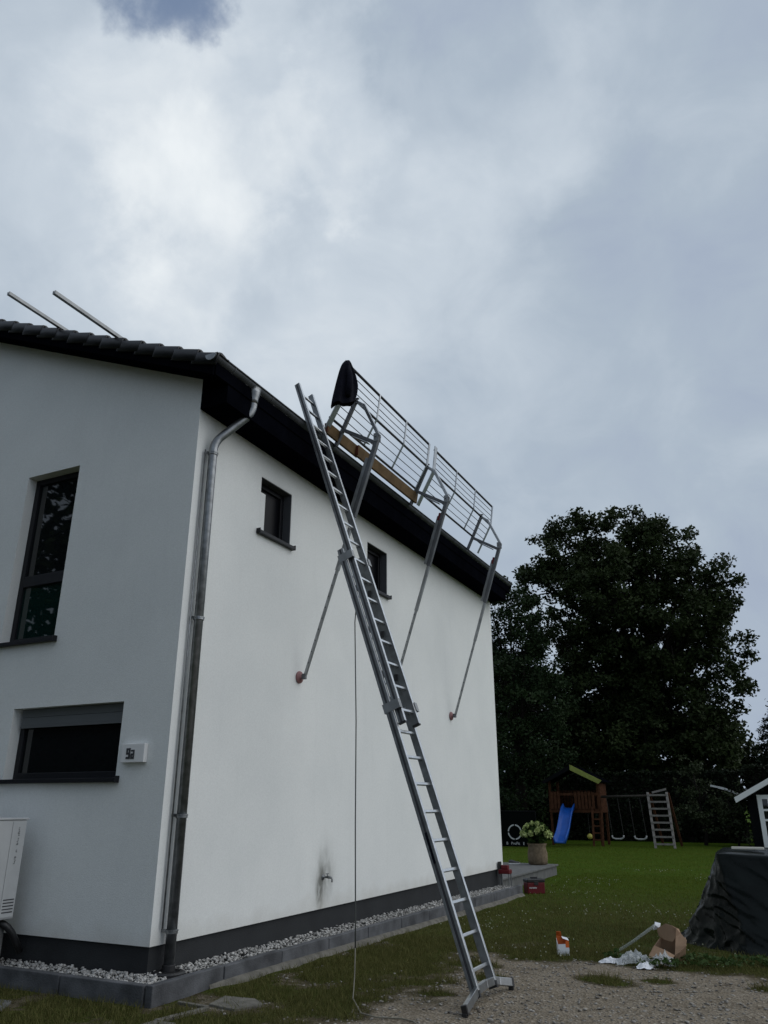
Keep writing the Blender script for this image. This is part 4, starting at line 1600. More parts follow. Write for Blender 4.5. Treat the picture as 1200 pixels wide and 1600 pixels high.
pw = thing('power_tool', (-5.36, 16.34, 0.1), 'red power tool case left on the pebbles at the far wall corner', 'tool')
for a, b_, nm, mt_, bev in (((-5.47, 16.22, 0.28), (-5.24, 16.40, 0.36), 'body', 'red', 0.012), ((-5.42, 16.25, 0.361), (-5.28, 16.36, 0.44), 'housing', 'red', 0.012),
                            ((-5.48, 16.24, 0.362), (-5.43, 16.34, 0.50), 'grip', 'black', 0.008)):
    m_ = MB()
    m_.mm(a, b_)
    m_.build(nm, mt_, pw, bevel=bev)
for q in ((-5.45, 16.24), (-5.26, 16.24), (-5.45, 16.38), (-5.26, 16.38)):
    m_ = MB()
    m_.beam((q[0], q[1], 0.06), (q[0] * 0.995 - 0.027, q[1], 0.281), 0.018, 0.018)
    m_.build('leg', 'alu_dull', pw)

# ------------------------------------------------------------------ tarpaulin heap
tp = thing('covered_stack', (-0.1, 12.0, -0.06), 'stack under a dark wrinkled tarpaulin at the right edge of the gravel', 'tarpaulin')
base = [(-0.66, 11.02), (-1.10, 11.28), (-1.52, 11.72), (-1.50, 12.4), (-1.35, 13.1), (0.2, 13.3), (1.6, 13.2), (1.8, 12.0), (1.6, 11.05), (0.6, 10.98), (-0.1, 10.98)]
topp = [(-0.95, 11.42), (-0.965, 11.50), (-0.975, 11.62), (-0.98, 12.2), (-0.95, 12.65), (0.2, 12.7), (1.2, 12.65), (1.25, 12.1), (1.2, 11.45), (0.5, 11.42), (-0.2, 11.42)]


def resample(poly, n_):
    out = []
    P_ = [Vector((*q, 0)) for q in poly]
    m_ = len(P_)
    for k in range(n_):
        t = k * m_ / n_
        i = int(t)
        out.append(P_[i % m_].lerp(P_[(i + 1) % m_], t - i))
    return out


NU, NV = 231, 64
bp_, tp_ = resample(base, NU), resample(topp, NU)
b = MB()
tctr = Vector((0.15, 12.05, 0))
TOPR = ((0.0, 1.04), (0.35, 1.055), (0.65, 1.045), (0.85, 1.035), (0.95, 1.025))
for fr, zt_ in TOPR:
    for k in range(NU):
        q = tctr.lerp(tp_[k], max(fr, 0.02))
        z = zt_ + 0.03 * fr * noise.noise(Vector((q.x * 2.4, q.y * 2.4, 13))) - 0.03 * math.sin((q.x + 1) * 2.6) ** 2 * fr
        b.v.append((q.x, q.y, z))
for j in range(NV + 1):
    t = j / NV
    for k in range(NU):
        q = tp_[k].lerp(bp_[k], t ** 1.25)
        z = 1.005 * (1 - t) - 0.075 * t - 0.03 * math.sin((q.x + 1) * 2.6) ** 2 * (1 - t)
        ctr = Vector((0.1, 12.1, 0))
        nrm_ = (q - ctr)
        nrm_.z = 0
        nrm_.normalize()
        w_ = 0.05 * t * noise.noise(Vector((q.x * 1.8 + t * 1.5, q.y * 1.8, t * 1.2)))
        cr = 1 - abs(noise.noise(Vector((q.x * 3.2 - z * 2.6, q.y * 3.2, z * 1.6)))) * 2.4
        w_ += 0.045 * t * (1.2 - t * 0.5) * max(0.0, cr) ** 2
        cr = 1 - abs(noise.noise(Vector((q.x * 4.5 + z * 6.0, q.y * 4.5 + 7, z * 2.2)))) * 2.6
        w_ += 0.026 * min(1, 3 * t) * max(0.0, cr) ** 2
        cr = 1 - abs(noise.noise(Vector((q.x * 8.0 + z * 3.5, q.y * 8.0, z * 7.0 - 3)))) * 3.2
        w_ += 0.005 * min(1, 3 * t) * max(0.0, cr) ** 1.5
        w_ += 0.018 * t * max(0.0, 1 - abs(math.sin(k * 6.283 / NU * 5 + 1.5 * noise.noise(Vector((q.x, q.y, z * 2))) + 1.8 * t)) * 2.5)
        if t > 0.9:
            w_ += (t - 0.9) * 1.1 * (0.6 + noise.noise(Vector((q.x * 3, q.y * 3, 9))))
        q = q + nrm_ * w_
        z += (0.012 * noise.noise(Vector((q.x * 6, q.y * 6, 3))) if t < 0.05 else 0)
        b.v.append((q.x, q.y, z if j < NV else zg(q.x, q.y) - 0.02))
for j in range(NV + len(TOPR)):
    for k in range(NU):
        a, c = j * NU + k, j * NU + (k + 1) % NU
        b.f.append((a, c, c + NU, a + NU))
b.f.append(tuple(range(NU)))
b.build('tarpaulin', 'tarp', tp, True)
for xa, xb, lab in ((-0.78, -0.40, 'short pale batten on top of the tarpaulin stack, left one'), (-0.30, 0.5, 'pale batten on top of the tarpaulin stack, right one')):
    m_ = MB()
    m_.mm((xa, 11.62, 1.050), (xb, 11.68, 1.078))
    tag(m_.build('batten', 'pale_sheet', None, bevel=0.004), lab, 'batten', 'battens on the tarpaulin stack')

# ------------------------------------------------------------------ litter on the gravel edge
ob = thing('carton', (-2.62, 9.95, -0.04), 'small orange and white carton standing open on the lawn edge', 'carton')
rz = Matrix.Rotation(R(24), 3, 'Z')
o0 = Vector((-2.63, 10.0, -0.045))


def ob_quad(pts, nm, mt_, th=0.003):
    m_ = MB()
    m_.add([o0 + rz @ (Vector(q) * 0.74) for q in pts], [tuple(range(len(pts)))])
    oo = m_.build(nm, mt_, ob)
    s_ = oo.modifiers.new('t', 'SOLIDIFY')
    s_.thickness = th
    return oo


W_, D_, H1, H2 = 0.085, 0.06, 0.12, 0.235
ob_quad([(-W_, -D_, 0), (0.03, -D_, 0), (0.03, -D_, H1 + 0.05), (-W_, -D_, H2 - 0.07)], 'front_white', 'paper')
ob_quad([(0.0305, -D_, 0), (W_, -D_, 0), (W_, -D_, H1), (0.0305, -D_, H1)], 'front_white', 'paper')
ob_quad([(0.0305, -D_, H1 + 0.001), (W_, -D_, H1 + 0.001), (W_, -D_, H2 - 0.02), (0.0305, -D_, H2 - 0.02)], 'front_orange', 'orange')
ob_quad([(W_, -D_, 0), (W_, D_, 0), (W_, D_, H2), (W_, -D_, H2 - 0.02)], 'side_orange', 'orange')
ob_quad([(-W_, -D_, 0), (-W_, D_, 0), (-W_, D_, H2), (-W_, -D_, H2 - 0.07)], 'side_white', 'paper')
ob_quad([(-W_, D_, 0), (W_, D_, 0), (W_, D_, H2), (-W_, D_, H2 + 0.04)], 'back_orange', 'orange')
ob_quad([(W_, -D_, H2 - 0.02), (W_, D_, H2), (-0.01, D_ - 0.02, H2 + 0.025), (-0.01, -D_, H2 + 0.01)], 'flap', 'paper')
ob_quad([(-W_, D_, H2 + 0.04), (0.0, D_, H2 + 0.02), (-0.02, D_ - 0.06, H2 + 0.10), (-W_ - 0.005, D_ - 0.05, H2 + 0.10)], 'flap', 'orange')

# torn cardboard box: bent sheets
cbx = thing('cardboard_box', (-1.52, 10.15, -0.05), 'torn crumpled brown cardboard box lying by the tarpaulin', 'cardboard box')
c0 = Vector((-1.50, 10.02, -0.042))
CS = 0.82


def sheet(parent, origin, pts, nm, mt_, th=0.005, faces=None, bulge=0.0):
    m_ = MB()
    m_.add([origin + Vector(q) * CS for q in pts], faces or [tuple(range(len(pts)))])
    oo = m_.build(nm, mt_, parent)
    s_ = oo.modifiers.new('t', 'SOLIDIFY')
    s_.thickness = th
    return oo


# a crushed box lying open: flap hanging to the ground, dark hollow, torn upper panels
P1, P2, P3 = (-0.13, -0.02, 0.205), (0.03, -0.10, 0.165), (0.135, -0.12, 0.12)
sheet(cbx, c0, [P1, (-0.205, -0.06, 0.09), (-0.195, -0.13, 0.02), (-0.06, -0.19, 0.0), (0.03, -0.23, -0.012), (0.065, -0.22, 0.03), P3, P2],
      'flap', 'card', faces=[(0, 1, 2, 7), (2, 3, 7), (3, 4, 5, 7), (5, 6, 7)])
sheet(cbx, c0, [(-0.09, 0.10, 0.40), (0.04, 0.05, 0.47), (0.125, 0.02, 0.455), (0.175, -0.02, 0.43), (0.16, 0.0, 0.33), (0.11, 0.02, 0.26), (0.0, 0.08, 0.27), (-0.08, 0.12, 0.31)],
      'panel', 'card_in', faces=[(0, 1, 6, 7), (1, 2, 5, 6), (2, 3, 4, 5)])
sheet(cbx, c0, [(0.175, -0.02, 0.43), (0.205, 0.02, 0.42), (0.225, 0.0, 0.37), (0.30, -0.05, 0.30), (0.285, -0.08, 0.24), (0.205, -0.12, 0.165), P3, (0.15, -0.09, 0.22), (0.16, -0.03, 0.33)],
      'panel', 'card', faces=[(0, 1, 2, 8), (2, 3, 7, 8), (3, 4, 7), (4, 5, 6, 7)])
sheet(cbx, c0, [(-0.09, 0.10, 0.40), (0.04, 0.05, 0.47), (0.125, 0.02, 0.455), (0.205, 0.02, 0.42), (0.19, 0.12, 0.40), (0.05, 0.17, 0.43), (-0.05, 0.18, 0.39)],
      'panel', 'card', faces=[(0, 1, 5, 6), (1, 2, 5), (2, 3, 4, 5)])
sheet(cbx, c0, [(-0.10, 0.24, 0.0), (0.22, 0.22, 0.0), (0.20, 0.16, 0.38), (-0.06, 0.19, 0.36)], 'panel', 'card_in')
sheet(cbx, c0, [(0.135, -0.12, 0.115), (0.205, -0.12, 0.16), (0.285, -0.08, 0.24), (0.25, 0.2, 0.30), (0.22, 0.22, 0.0), (0.10, -0.06, 0.0)], 'panel', 'card', faces=[(0, 1, 5), (1, 2, 3, 4, 5)])
sheet(cbx, c0, [P1, (-0.205, -0.06, 0.09), (-0.20, 0.06, 0.0), (-0.10, 0.24, 0.0), (-0.06, 0.20, 0.30)], 'panel', 'card_in', faces=[(0, 1, 2), (0, 2, 3, 4)])
m_ = MB()
m_.add([c0 + Vector(q) * CS for q in ((-0.15, 0.12, 0.37), (-0.05, 0.10, 0.40), (-0.04, 0.14, 0.46), (-0.12, 0.17, 0.47), (-0.10, 0.06, 0.44))], [(0, 1, 4), (1, 2, 4), (2, 3, 4), (3, 0, 4), (0, 3, 2, 1)])
pw_ = m_.build('paper_wad', 'paper', None)
tag(pw_, 'white paper scrap caught on the top corner of the torn cardboard box', 'paper')

tu = MB()
tu.tube([(-2.10, 10.34, -0.02), (-1.90, 10.34, 0.10), (-1.62, 10.32, 0.29)], 0.016, 12)
tuo = tu.build('plastic_tube', 'tube', None, True)
tag(tuo, 'clear plastic tube propped slantwise against the torn cardboard box', 'tube')


def crumple(name, c, sx, sy, h, mt_, label, cat, seed, kindgroup=None):
    random.seed(seed)
    n_ = 12
    m_ = MB()
    for j in range(n_ + 1):
        for i in range(n_ + 1):
            u, v_ = i / n_ - 0.5, j / n_ - 0.5
            e_ = max(0, 1 - (u * u + v_ * v_) * 3.2)
            z = h * e_ * (0.5 + 0.9 * abs(noise.noise(Vector((u * 5 + seed, v_ * 5, 1))))) + 0.25 * h * noise.noise(Vector((u * 14, v_ * 14, seed)))
            x = u * sx * (1 + 0.3 * noise.noise(Vector((v_ * 4, seed, 2))))
            y = v_ * sy * (1 + 0.3 * noise.noise(Vector((u * 4, seed, 7)))) + u * sx * 0.25
            m_.v.append((c[0] + x, c[1] + y, c[2] + max(0.004, z)))
    for j in range(n_):
        for i in range(n_):
            a = j * (n_ + 1) + i
            m_.f.append((a, a + 1, a + n_ + 2, a + n_ + 1))
    o_ = m_.build(name, mt_, None)
    s_ = o_.modifiers.new('t', 'SOLIDIFY')
    s_.thickness = 0.002
    return tag(o_, label, cat, kindgroup)


crumple('paper_bag', (-2.02, 9.72, -0.03), 0.26, 0.14, 0.07, 'paper', 'crumpled white paper bag on the gravel edge, left of the plastic film', 'paper', 4)
crumple('plastic_film', (-1.80, 9.76, -0.03), 0.34, 0.24, 0.17, 'film', 'crumpled clear plastic film between white paper bag and cardboard', 'plastic film', 9)
crumple('paper_sheet', (-1.66, 9.60, -0.03), 0.15, 0.22, 0.07, 'paper', 'creased white paper lying against the clear film, right of the bag', 'paper', 15)
crumple('plastic_film', (-1.50, 9.82, -0.03), 0.26, 0.16, 0.13, 'film', 'small clump of clear film touching the cardboard flap', 'plastic film', 21)

# ------------------------------------------------------------------ play tower, slide, swings
PT = thing('play_tower', (-8.5, 36.5, -0.1), 'brown timber play tower with lime green roof edge in the dark garden', 'play tower')


def part(parent, nm, mt_, fn, bev=0.0, sm_=False):
    m_ = MB()
    fn(m_)
    return m_.build(nm, mt_, parent, sm_, bev)


TX0, TX1, TY0, TY1 = -9.55, -7.45, 36.0, 37.4
for x in (TX0, TX1):
    for y in (TY0, TY1):
        part(PT, 'post', 'brown_wood', lambda q: q.mm((x - 0.05, y - 0.05, -0.15), (x + 0.05, y + 0.05, 2.52)))
part(PT, 'deck', 'brown_wood', lambda q: q.mm((TX0 + 0.055, TY0 + 0.055, 1.30), (TX1 - 0.055, TY1 - 0.055, 1.38)))
part(PT, 'deck_beam', 'brown_wood', lambda q: q.mm((TX0 - 0.06, TY0 - 0.085, 1.22), (TX1 + 0.06, TY0 - 0.052, 1.36)))
x = TX0 + 0.09
k = 0
while x < TX1 - 0.08:
    if not (-9.05 < x < -8.45):
        part(PT, 'wall_plank', 'brown_wood', lambda q: q.mm((x - 0.055, TY0 - 0.115 - 0.004 * (k % 2), 1.36), (x + 0.055, TY0 - 0.090, 2.06 + 0.012 * (k % 3))))
    x += 0.15
    k += 1
part(PT, 'rail', 'brown_wood', lambda q: q.mm((TX0, TY0 - 0.088, 1.92), (TX1, TY0 - 0.055, 2.02)))
y = TY0 + 0.08
while y < TY1 - 0.05:
    part(PT, 'wall_plank', 'brown_wood', lambda q: q.mm((TX1 + 0.052, y - 0.055, 1.22), (TX1 + 0.078, y + 0.055, 2.42)))
    part(PT, 'wall_plank', 'brown_wood', lambda q: q.mm((TX0 - 0.078, y - 0.055, 1.22), (TX0 - 0.052, y + 0.055, 2.1)))
    y += 0.14
for x in np.arange(TX0 + 0.1, TX1 - 0.05, 0.16):
    part(PT, 'wall_plank', 'brown_wood', lambda q: q.mm((x - 0.06, TY1 + 0.052, 1.22), (x + 0.06, TY1 + 0.075, 2.15)))
PKX, PKZ = -8.5, 3.16
for sx, mt_ in ((1, 'lime'), (-1, 'matt_black')):
    ex = PKX + sx * 1.30
    ez = 2.50

    def slope(q, y0=TY0 - 0.35, y1=TY1 + 0.3, t=0.04):
        pts = [(PKX, PKZ), (ex, ez), (ex, ez - t), (PKX, PKZ - t)]
        q.add([(a, y0, c) for a, c in pts] + [(a, y1, c) for a, c in pts], [(0, 1, 2, 3), (7, 6, 5, 4), (0, 4, 5, 1), (1, 5, 6, 2), (2, 6, 7, 3), (3, 7, 4, 0)])
    ro = part(PT, 'roof_panel', 'dark_wood', slope)

    def fascia(q):
        pts = [(PKX, PKZ + 0.03), (ex + sx * 0.03, ez + 0.01), (ex - sx * 0.12, ez - 0.12), (PKX, PKZ - 0.20)] if sx > 0 else [(PKX, PKZ + 0.02), (ex, ez), (ex + 0.1, ez - 0.1), (PKX, PKZ - 0.18)]
        y0, y1 = TY0 - 0.40, TY0 - 0.352
        q.add([(a, y0, c) for a, c in pts] + [(a, y1, c) for a, c in pts], [(0, 1, 2, 3), (7, 6, 5, 4), (0, 4, 5, 1), (1, 5, 6, 2), (2, 6, 7, 3), (3, 7, 4, 0)])
    part(ro, 'fascia_board', mt_, fascia)
# slide: a trough with raised sides, a shallow wave half way down
m_ = MB()
path = []
for i in range(21):
    t = i / 20
    y = 35.90 - 1.75 * t
    z = 1.42 - 1.36 * (t ** 1.05) + 0.07 * math.sin(t * math.pi * 2.2)
    if t > 0.88:
        z = max(z, 0.06)
    path.append((-8.74 - 0.06 * t, y, max(z, -0.02)))
cs = [(-0.27, 0.16), (-0.245, 0.18), (-0.21, 0.15), (-0.18, 0.02), (-0.10, 0.0), (0.10, 0.0), (0.18, 0.02), (0.21, 0.15), (0.245, 0.18), (0.27, 0.16), (0.245, -0.05), (-0.245, -0.05)]
for q in path:
    m_.v += [(q[0] + a, q[1], q[2] + c) for a, c in cs]
nc = len(cs)
for i in range(20):
    for k in range(nc):
        a, c = i * nc + k, i * nc + (k + 1) % nc
        m_.f.append((a, c, c + nc, a + nc))
m_.f += [tuple(range(nc))[::-1], tuple(20 * nc + k for k in range(nc))]
tag(m_.build('slide', 'blue', PT, True), 'bright blue plastic slide', None)
for xx in (-7.72, -7.33):
    part(PT, 'ladder_rail', 'brown_wood', lambda q: q.beam((xx, 35.55, -0.14), (xx + 0.0, 35.86, 1.45), 0.08, 0.05, (1, 0, 0)))
for k in range(5):
    z = 0.12 + k * 0.27
    part(PT, 'ladder_rung', 'brown_wood', lambda q: q.mm((-7.68, 35.57 + z * 0.19, z), (-7.37, 35.63 + z * 0.19, z + 0.06)))

SF = thing('swing_set', (-4.9, 35.6, -0.1), 'swing beam with pale rung ladder frame beside the play tower', 'swing set')
part(SF, 'beam', 'grey_wood', lambda q: q.tube([(-7.37, 36.15, 1.86), (-4.6, 36.15, 1.90)], 0.055, 10), 0, True)
for x0, x1 in ((-5.38, -5.17), (-4.62, -4.43)):
    part(SF, 'leg', 'pale_wood', lambda q: q.beam((x1, 35.15, -0.16), (x0, 36.02, 2.02), 0.09, 0.09, (1, 0, 0)))
    part(SF, 'leg', 'brown_wood', lambda q: q.beam((x1 + 0.05, 37.1, -0.16), (x0 + 0.03, 36.28, 1.99), 0.09, 0.09, (1, 0, 0)))
for k in range(8):
    t = 0.10 + k * 0.122
    xl, xr = -5.17 - 0.21 * t, -4.43 - 0.19 * t
    y, z = 35.15 + 0.87 * t, -0.16 + 2.18 * t
    part(SF, 'rung', 'pale_wood', lambda q: q.mm((xl - 0.03, y - 0.085, z - 0.035), (xr + 0.03, y - 0.052, z + 0.035)))
part(SF, 'brace', 'pale_wood', lambda q: q.beam((-5.25, 36.3, 2.02), (-4.66, 36.32, 2.16), 0.05, 0.08, (0, 1, 0)))
for xa, lab in ((-6.85, 'white swing seat on ropes, the one nearer the play tower'), (-5.92, 'white swing seat on ropes, the one nearer the pale ladder frame')):
    e = thing('swing', (xa, 36.15, 1.85), lab, 'swing', 'swings in the garden')
    for s_ in (-1, 1):
        part(e, 'rope', 'rope', lambda q: q.tube([(xa + s_ * 0.23 - 0.06, 36.15, 1.84), (xa + s_ * 0.235 + 0.06, 36.12, 0.30)], 0.012, 6))
    part(e, 'seat', 'grey_casing', lambda q: q.tube([(xa - 0.20, 36.12, 0.32), (xa - 0.17, 36.12, 0.22), (xa - 0.05, 36.12, 0.185), (xa + 0.18, 36.12, 0.19), (xa + 0.27, 36.12, 0.24), (xa + 0.295, 36.12, 0.33)], 0.034, 8), 0, True)
bl = thing('hanging_ball', (-7.95, 36.1, 0.3), 'yellow ball hanging under the play tower', 'ball')
part(bl, 'ball', 'ball', lambda q: q.lathe((-7.95, 35.98, 0.27), [(0.01, -0.115), (0.06, -0.10), (0.10, -0.057), (0.115, 0), (0.10, 0.057), (0.06, 0.10), (0.01, 0.115)], 16), 0, True)
part(bl, 'rope', 'rope', lambda q: q.tube([(-7.95, 35.98, 0.38), (-7.95, 35.98, 1.22)], 0.010, 6))

# dark canvas target with white ring and lettering
tg = thing('ball_target', (-10.5, 33.2, -0.1), 'black canvas panel with a white ring and lettering beyond the terrace', 'target')
part(tg, 'canvas', 'canvas', lambda q: q.mm((-12.6, 33.20, -0.06), (-9.55, 33.24, 1.25)))
for x in (-12.65, -9.50):
    part(tg, 'frame_post', 'matt_black', lambda q: q.tube([(x, 33.22, -0.15), (x, 33.22, 1.3)], 0.03, 8))
part(tg, 'frame_rail', 'matt_black', lambda q: q.tube([(-12.65, 33.22, 1.28), (-9.50, 33.22, 1.28)], 0.03, 8))
RCX, RCZ, RR = -10.40, 0.49, 0.27
for k in range(4):
    m_ = MB()
    a0, a1 = math.pi / 2 * k + 0.10, math.pi / 2 * (k + 1) - 0.10
    for j in range(13):
        a = a0 + (a1 - a0) * j / 12
        for rr_, yy in ((RR - 0.025, 33.19), (RR + 0.025, 33.19), (RR + 0.025, 33.198), (RR - 0.025, 33.198)):
            m_.v.append((RCX + rr_ * math.cos(a), yy, RCZ + rr_ * math.sin(a)))
    for j in range(12):
        for c in range(4):
            p0, p1 = j * 4 + c, j * 4 + (c + 1) % 4
            m_.f.append((p0, p1, p1 + 4, p0 + 4))
    m_.f += [(3, 2, 1, 0), (48, 49, 50, 51)]
    m_.build('ring_arc', 'offwhite', tg)
for s_, xx, sz in (('B', -10.74, 0.15), ('ProFit', -10.39, 0.15), ('E', -10.04, 0.15)):
    me_ = text_mesh(s_, sz, 0.004)
    me_.transform(Matrix.Translation((xx, 33.19, 0.055)) @ Matrix.Rotation(R(90), 4, 'X'))
    obj('lettering', me_, 'offwhite', tg)

# ------------------------------------------------------------------ shed
sh = thing('garden_shed', (-0.2, 38.0, -0.1), 'black garden shed with white barge board and white window at the right edge', 'shed')
SX0, SX1, SY0, SY1 = -1.60, 1.9, 37.0, 39.6
ridge_x, rz_ = 0.15, 2.95
k = 0
z = -0.1
while z < 2.9:                               # horizontal boards
    zt_ = min(z + 0.155, 2.9)
    f_ = lambda zz: max(0.0, (rz_ - 0.12 - zz) / (rz_ - 0.12 - 1.78)) if zz > 1.78 else 1.0
    wl, wr = ridge_x + (SX0 - ridge_x) * f_(zt_), ridge_x + (SX1 - ridge_x) * f_(zt_)
    if wr - wl > 0.15:
        part(sh, 'wall_board', 'matt_black', lambda q: q.mm((wl, SY0 - 0.004 * (k % 2), z), (wr, SY0 + 0.025, zt_ - 0.006)))
    z += 0.155
    k += 1
part(sh, 'side_wall', 'matt_black', lambda q: q.mm((SX0, SY0 + 0.026, -0.1), (SX0 + 0.03, SY1, 1.78)))
part(sh, 'side_wall', 'matt_black', lambda q: q.mm((SX1 - 0.03, SY0 + 0.026, -0.1), (SX1, SY1, 1.78)))
part(sh, 'back_wall', 'matt_black', lambda q: q.mm((SX0 + 0.031, SY1 - 0.03, -0.1), (SX1 - 0.031, SY1, 1.9)))
for sx in (-1, 1):
    ex = -2.03 if sx < 0 else 2.33
    ez = 1.77

    def slope(q, y0=SY0 - 0.35, y1=SY1 + 0.3, t=0.05):
        pts = [(ridge_x, rz_), (ex, ez), (ex, ez - t), (ridge_x, rz_ - t)]
        q.add([(a, y0, c) for a, c in pts] + [(a, y1, c) for a, c in pts], [(0, 1, 2, 3), (7, 6, 5, 4), (0, 4, 5, 1), (1, 5, 6, 2), (2, 6, 7, 3), (3, 7, 4, 0)])
    ro = part(sh, 'roof', 'grey_wood', slope)

    def fascia(q):
        pts = [(ridge_x, rz_ + 0.06), (ex - 0.04 * -sx, ez + 0.05), (ex - 0.0, ez - 0.16), (ridge_x, rz_ - 0.15)]
        y0, y1 = SY0 - 0.40, SY0 - 0.352
        q.add([(a, y0, c) for a, c in pts] + [(a, y1, c) for a, c in pts], [(0, 1, 2, 3), (7, 6, 5, 4), (0, 4, 5, 1), (1, 5, 6, 2), (2, 6, 7, 3), (3, 7, 4, 0)])
    part(ro, 'barge_board', 'white', fascia)
dr = part(sh, 'door_frame', 'white', lambda q: (q.mm((-1.24, SY0 - 0.06, -0.06), (-1.06, SY0 - 0.012, 1.92)), q.mm((0.0, SY0 - 0.06, -0.06), (0.18, SY0 - 0.012, 1.92)),
                                                 q.mm((-1.059, SY0 - 0.058, 1.76), (-0.001, SY0 - 0.012, 1.92)), q.mm((-1.059, SY0 - 0.058, -0.06), (-0.001, SY0 - 0.012, 0.06)),
                                                 q.mm((-1.059, SY0 - 0.056, 1.30), (-0.001, SY0 - 0.014, 1.38)), q.mm((-1.059, SY0 - 0.056, 0.92), (-0.001, SY0 - 0.014, 1.0)),
                                                 q.mm((-0.86, SY0 - 0.054, 1.0), (-0.78, SY0 - 0.016, 1.76))))
part(dr, 'pane', 'glass', lambda q: q.mm((-1.06, SY0 - 0.03, 0.06), (0.0, SY0 - 0.02, 1.76)))
pr_ = MB()
pts = [(-3.05, 2.32), (-2.75, 2.25), (-2.45, 2.16), (-2.2, 2.05), (-1.9, 1.92)]
for (xa, za), (xb, zb) in zip(pts[:-1], pts[1:]):
    pr_.beam((xa, 38.4, za), (xb + 0.01, 38.4, zb), 0.3, 0.07 + random.uniform(0, 0.03), (0, 1, 0))
tag(pr_.build('roof_strip', 'offwhite', None), 'pale broken strip of roofing showing among shrubs left of the shed', 'roofing')


# ------------------------------------------------------------------ vegetation
def tree(name, base, lobes, clumps, leaves, lsize, crad, mt_, label, trunk_r=0.4, cat='tree', group=None, fork=0.35, flat=0.15):
    e = thing(name, base, label, cat, group)
    base = Vector(base)
    m_ = MB()
    cz = sum(l[0][2] for l in lobes) / len(lobes)
    cx = sum(l[0][0] for l in lobes) / len(lobes)
    cy = sum(l[0][1] for l in lobes) / len(lobes)
    top = Vector((cx, cy, cz))
    trunk = [base - Vector((0, 0, 0.3)), base.lerp(top, 0.25) + Vector((0.1, 0.05, 0)), base.lerp(top, 0.5), base.lerp(top, 0.8), top]
    m_.tube(trunk, trunk_r, 10, True, [trunk_r * 1.35, trunk_r, trunk_r * 0.85, trunk_r * 0.6, trunk_r * 0.35])
    cents = []
    for (c, r) in lobes:
        c = Vector(c)
        st = trunk[1].lerp(trunk[4], random.uniform(0.15, 0.9))
        md = st.lerp(c, 0.5) + Vector((random.uniform(-.4, .4), random.uniform(-.4, .4), random.uniform(0, 0.5)))
        rr_ = max(0.05, trunk_r * 0.34)
        m_.tube([st, md, c], rr_, 6, True, [rr_, rr_ * 0.65, rr_ * 0.3])
        nn = max(4, int(clumps * r * r))
        d = rand_dirs(nn)
        rad = r * (0.35 + 0.68 * rng.random((nn, 1)) ** 0.5)
        q = np.array(c) + d * rad * np.array([1, 1, 0.9])
        cents.append(q)
        for k in range(0, nn, 6):
            p1 = Vector(q[k])
            m_.tube([md.lerp(c, random.random()), (c + p1) / 2 + Vector((0, 0, 0.1)), p1], 0.03, 4, False, [rr_ * 0.35, rr_ * 0.2, 0.012])
    m_.build('trunk', 'bark', e, True)
    q = np.concatenate(cents)
    q = q[q[:, 2] > base.z + 0.25]
    cs_ = crad * (0.6 + 0.8 * rng.random(len(q)))
    nl = np.maximum(6, (leaves * (cs_ / crad) ** 2).astype(int))
    rep = np.repeat(np.arange(len(q)), nl)
    d = rand_dirs(len(rep))
    off = d * (cs_[rep] * rng.random(len(rep)) ** 0.6)[:, None] * np.array([1, 1, 0.75])
    v_, f_ = leaf_quads(q[rep] + off, lsize, flat)
    obj('crown', np_mesh('crown', v_, f_), mt_, e)
    return e


random.seed(21)
oak_l = [((-9.5, 46, 16.0), 2.7), ((-7.1, 46.5, 16.1), 2.5), ((-4.5, 46, 15.2), 2.4), ((-2.7, 46, 13.0), 2.1), ((-1.75, 46, 10.6), 1.9), ((-10.9, 45.5, 13.6), 2.4),
         ((-7.6, 44.5, 12.6), 3.3), ((-4.6, 45, 10.6), 3.0), ((-10.8, 46, 9.8), 2.7), ((-2.9, 46, 8.0), 2.1), ((-8.0, 46, 8.0), 3.2), ((-5.1, 46, 6.4), 2.8), ((-11.9, 46, 6.3), 2.4),
         ((-2.8, 46.5, 5.6), 1.7), ((-7.5, 48, 14.5), 2.8), ((-4.5, 48, 12.5), 2.6), ((-9.5, 45, 5.2), 2.6), ((-6.6, 45, 4.4), 2.6), ((-3.9, 45.5, 4.2), 2.0),
         ((-8.5, 48, 11), 3.2), ((-6, 48, 9), 3.2), ((-9, 49, 7), 3.2), ((-5, 49, 5), 3.0)]
tree('oak_tree', (-7.0, 46, -0.1), oak_l, 6.8, 118, 0.225, 0.62, 'oak', 'large dark broad crowned oak towering behind the play tower', 0.55)
lt_l = [((-10.9, 39.5, 11.0), 0.9), ((-12.0, 39.5, 11.8), 1.2), ((-13.0, 39.5, 11.4), 1.5), ((-11.6, 40.2, 10.2), 1.5), ((-12.4, 40, 9.2), 1.8), ((-11.2, 40.2, 6.8), 1.9), ((-11.7, 39.5, 9.6), 1.6), ((-10.6, 39.5, 7.9), 1.7), ((-12.5, 39, 7.5), 1.9), ((-11.0, 39, 5.9), 1.8), ((-12.6, 39, 4.6), 2.0), ((-10.9, 39, 3.9), 1.7), ((-13.9, 39.5, 9.0), 1.9), ((-14.5, 39.5, 6.0), 2.0), ((-11.9, 38.8, 2.5), 1.8)]
tree('broadleaf_tree', (-12.0, 39.5, -0.1), lt_l, 10, 70, 0.165, 0.5, 'leaf_dark', 'dark green tree close behind the far house corner', 0.25)
bk = [((-20, 52, 5), 3.2), ((-17, 52, 8), 3.6), ((-14.5, 52, 5), 3.4), ((-12, 52.5, 4), 3.4), ((-9.5, 53, 4.5), 3.4), ((-7, 53, 4.5), 3.2), ((-4.5, 53, 3.8), 3.0), ((-2.2, 53, 3.0), 2.4)]
